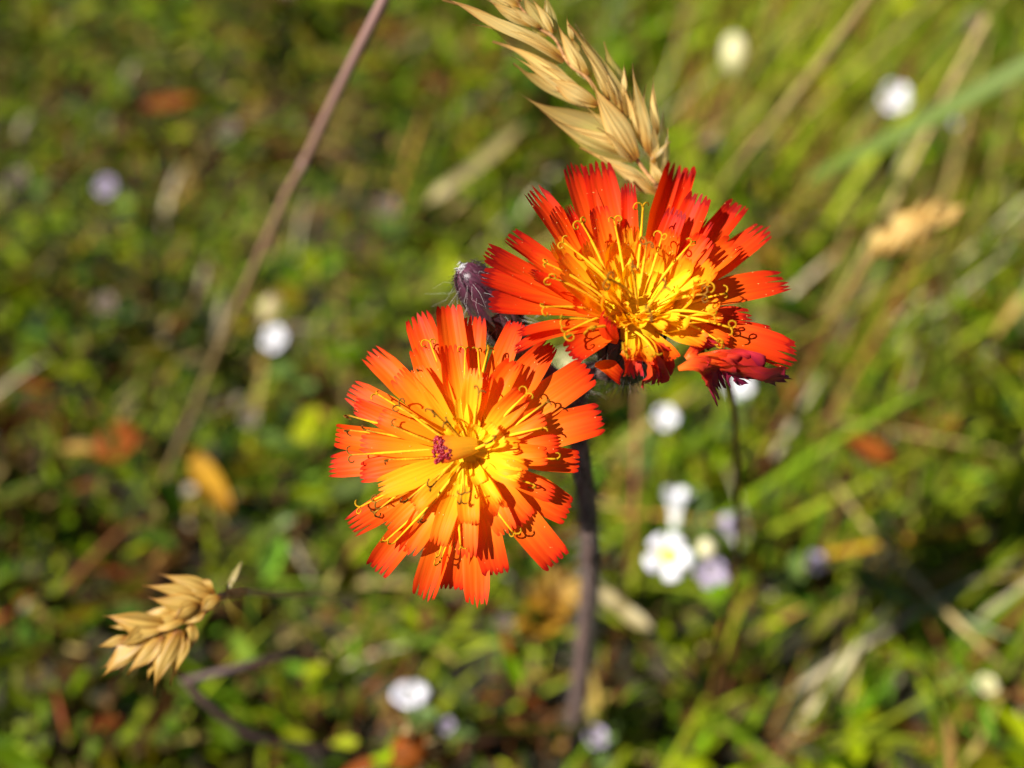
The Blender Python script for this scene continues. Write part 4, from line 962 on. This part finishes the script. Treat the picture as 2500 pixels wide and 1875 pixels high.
C_ = TOCAM
FL = [
    ('white rounded flower tinged green, alone beside an olive stalk', 1625, 1015, 74, 30, (0, -0.4, 1), 'white', dict(throat=False, open_=0.45)),
    ('small pale lilac flower at the end of an ochre stalk', 1995, 1368, 66, 26, (0.2, -0.2, 1), 'lilac', dict(open_=0.5, throat=False)),
    ('flat white flower open upward beside a brown seed head', 1002, 1692, 104, 26, (0.0, 0.65, 1), 'white', dict(lobes=7, throat=False, lobe_w=0.36)),
    ('small white flower beside the pinkish stalk, a pale withered leaf behind it', 668, 822, 82, 26, (-0.3, -0.3, 1), 'white', dict(throat=False, open_=0.45)),
    ('dim lilac flower low in turf near a brown seed head', 1090, 1768, 48, 18, (0, 0, 1), 'lilac', dict(throat=False)),
    ('whitish lilac flower at the foot of the hawkweed stem', 1458, 1795, 74, 20, (0.1, 0.2, 1), 'lilac', dict(throat=False, open_=0.4)),
    ('faded pinkish flower over a short rusty stalk', 1230, 1508, 62, 24, (0, 0.1, 1), 'pinkish', dict(throat=False)),
    ('bright white flower next to the broad green grass blade', 2186, 232, 92, 28, (-0.2, -0.5, 1), 'white', dict(throat=False, open_=0.45)),
    ('dim lilac flower under the broad green grass blade', 2315, 290, 68, 18, (0.3, -0.2, 1), 'lilac', dict(throat=False)),
    ('small pale flower near two leaning tan stalks', 2370, 48, 62, 20, (0, -0.5, 1), 'pinkish', dict(throat=False)),
    ('lilac flower lying among brown turf beyond the pinkish stalk', 258, 452, 66, 20, (-0.2, -0.4, 1), 'lilac', dict(throat=False)),
    ('dull pink flower in turf beside the pinkish stalk top', 948, 500, 60, 16, (0, -0.3, 1), 'pinkish', dict(throat=False)),
    ('dull pink flower among reddish brown leaves', 255, 735, 62, 16, (0, -0.3, 1), 'pinkish', dict(throat=False)),
    ('faint whitish flower below the pinkish stalk', 610, 1018, 56, 16, (0, -0.3, 1), 'pinkish', dict(throat=False)),
    ('faint pale flower in dark green turf', 558, 312, 58, 14, (0, -0.3, 1), 'pinkish', dict(throat=False)),
    ('pale lilac flower behind the dry grass ear', 1735, 362, 66, 18, (0, -0.4, 1), 'lilac', dict(throat=False)),
    ('pale yellowish flower in bright green turf', 2412, 1668, 62, 20, (0, 0, 1), 'cream', dict(throat=False)),
    ('white flower half hidden under wilting orange petals', 1805, 935, 84, 28, (0, -0.3, 1), 'white', dict(throat=False)),
    ('pale green flower glimpsed between the two orange heads', 1382, 885, 74, 26, (0, -0.3, 1), 'cream', dict(throat=False)),
    ('pale tan flower among brown leaves at the turf edge', 45, 428, 56, 14, (0, -0.3, 1), 'pinkish', dict(throat=False)),
]
for i, (lb, px, py, dpx, z, fc, mt, op) in enumerate(FL):
    small_flower(lb, px, py, dpx, z, fc, mt, 50 + i, **op)

# cream bud on a thin stalk
def cream_bud():
    c = atz(1792, 130, 34); base = Vector((c.x - 4, c.y + 6, 0)); R = 60 * depth_of(c) / F / 2
    t = thing('closed_flower', 'cream closed flower bud upright on a thin stalk', 'bud', base)
    mb = MB(); mb.ball(c, R, 0, None, 12, 10, UP, 1.6); o = mb.build('bud', M['cream'], t)
    sepals(t, c - UP * R * 1.3, UP, R * 1.6, M['sepal'])
    tube_part('stem', [c - UP * R * 1.6, base], (0.35, 0.45), M['stalk_brown'], t, 7, 6)
cream_bud()

# brown seed head at the near edge
def seed_head():
    c = atz(1005, 1832, 34); base = Vector((c.x, c.y + 2, 0)); t = thing('seed_head', 'dry brown seed head with pale scales beside the dark twig', 'seed head', base)
    tube_part('stem', [c, base], (0.5, 0.55), M['stalk_dark'], t, 7, 6); rr = random.Random(3)
    mb = MB(); mb.ball(c, 2.4, 0, 0.3, 12, 8); mb.build('core', M['blade_rust'], t)
    for k in range(26):
        d = Vector((rr.gauss(0, 1), rr.gauss(0, 1), rr.gauss(0.5, 1))).normalized()
        glume(t, c + d * 1.2, c + d * rr.uniform(2.6, 4.2) + UPV * 0.5, 1.3, M['blade_tan' if k % 3 else 'blade_rust'], 1300 + k, name='scale', face=d.orthogonal())
seed_head()

# single withered leaves lying on the turf
def dead_leaf(label, px, py, lpx, wpx, ang, z, mat, seed):
    c = atz(px, py, z); k = depth_of(c) / F; L = lpx * k; Wd = wpx * k; a = math.radians(ang)
    d = (RIGHT * math.cos(a) + UP * math.sin(a)); d.z *= 0.6; d.normalize(); s = d.cross(Vector((0, -0.3, 1))).normalized(); nn = s.cross(d); rr = random.Random(seed); ph = rr.uniform(0, 6); rows = []
    for i in range(12):
        v = i / 11; hw = Wd * 0.5 * math.sin(math.pi * (0.06 + 0.92 * v)) ** 0.8
        rows.append([(c + d * L * (v - 0.5) + s * q * hw + nn * (0.5 * math.sin(ph + 6 * v + 2 * q) + 0.35 * hw * q * q), v, (q + 1) / 2) for q in (-1, -0.6, -0.2, 0.2, 0.6, 1)])
    mb = MB(); mb.grid(rows); base = Vector((c.x, c.y, c.z)); o = mb.build('dead_leaf', M[mat], None, base); o['label'] = label; o['category'] = 'leaf'
dead_leaf('ochre withered leaf tilted beside the pinkish stalk foot', 512, 1175, 190, 62, -58, 20, 'blade_ochre', 1)
dead_leaf('rusty red withered leaf on dark turf', 290, 1080, 130, 95, 20, 18, 'blade_rust', 2)
dead_leaf('crumpled ochre leaf under the faded ear beside the hawkweed stem', 1330, 1500, 170, 90, 40, 18, 'blade_ochre', 3)
dead_leaf('brown withered leaf beyond the pinkish stalk', 420, 250, 150, 34, 10, 16, 'blade_rust', 4)
dead_leaf('pale withered leaf behind the small white flower', 655, 755, 90, 45, 60, 20, 'blade_tan', 5)
dead_leaf('reddish withered leaf under the pale arching stalk', 2120, 1100, 130, 60, -30, 18, 'blade_rust', 6)
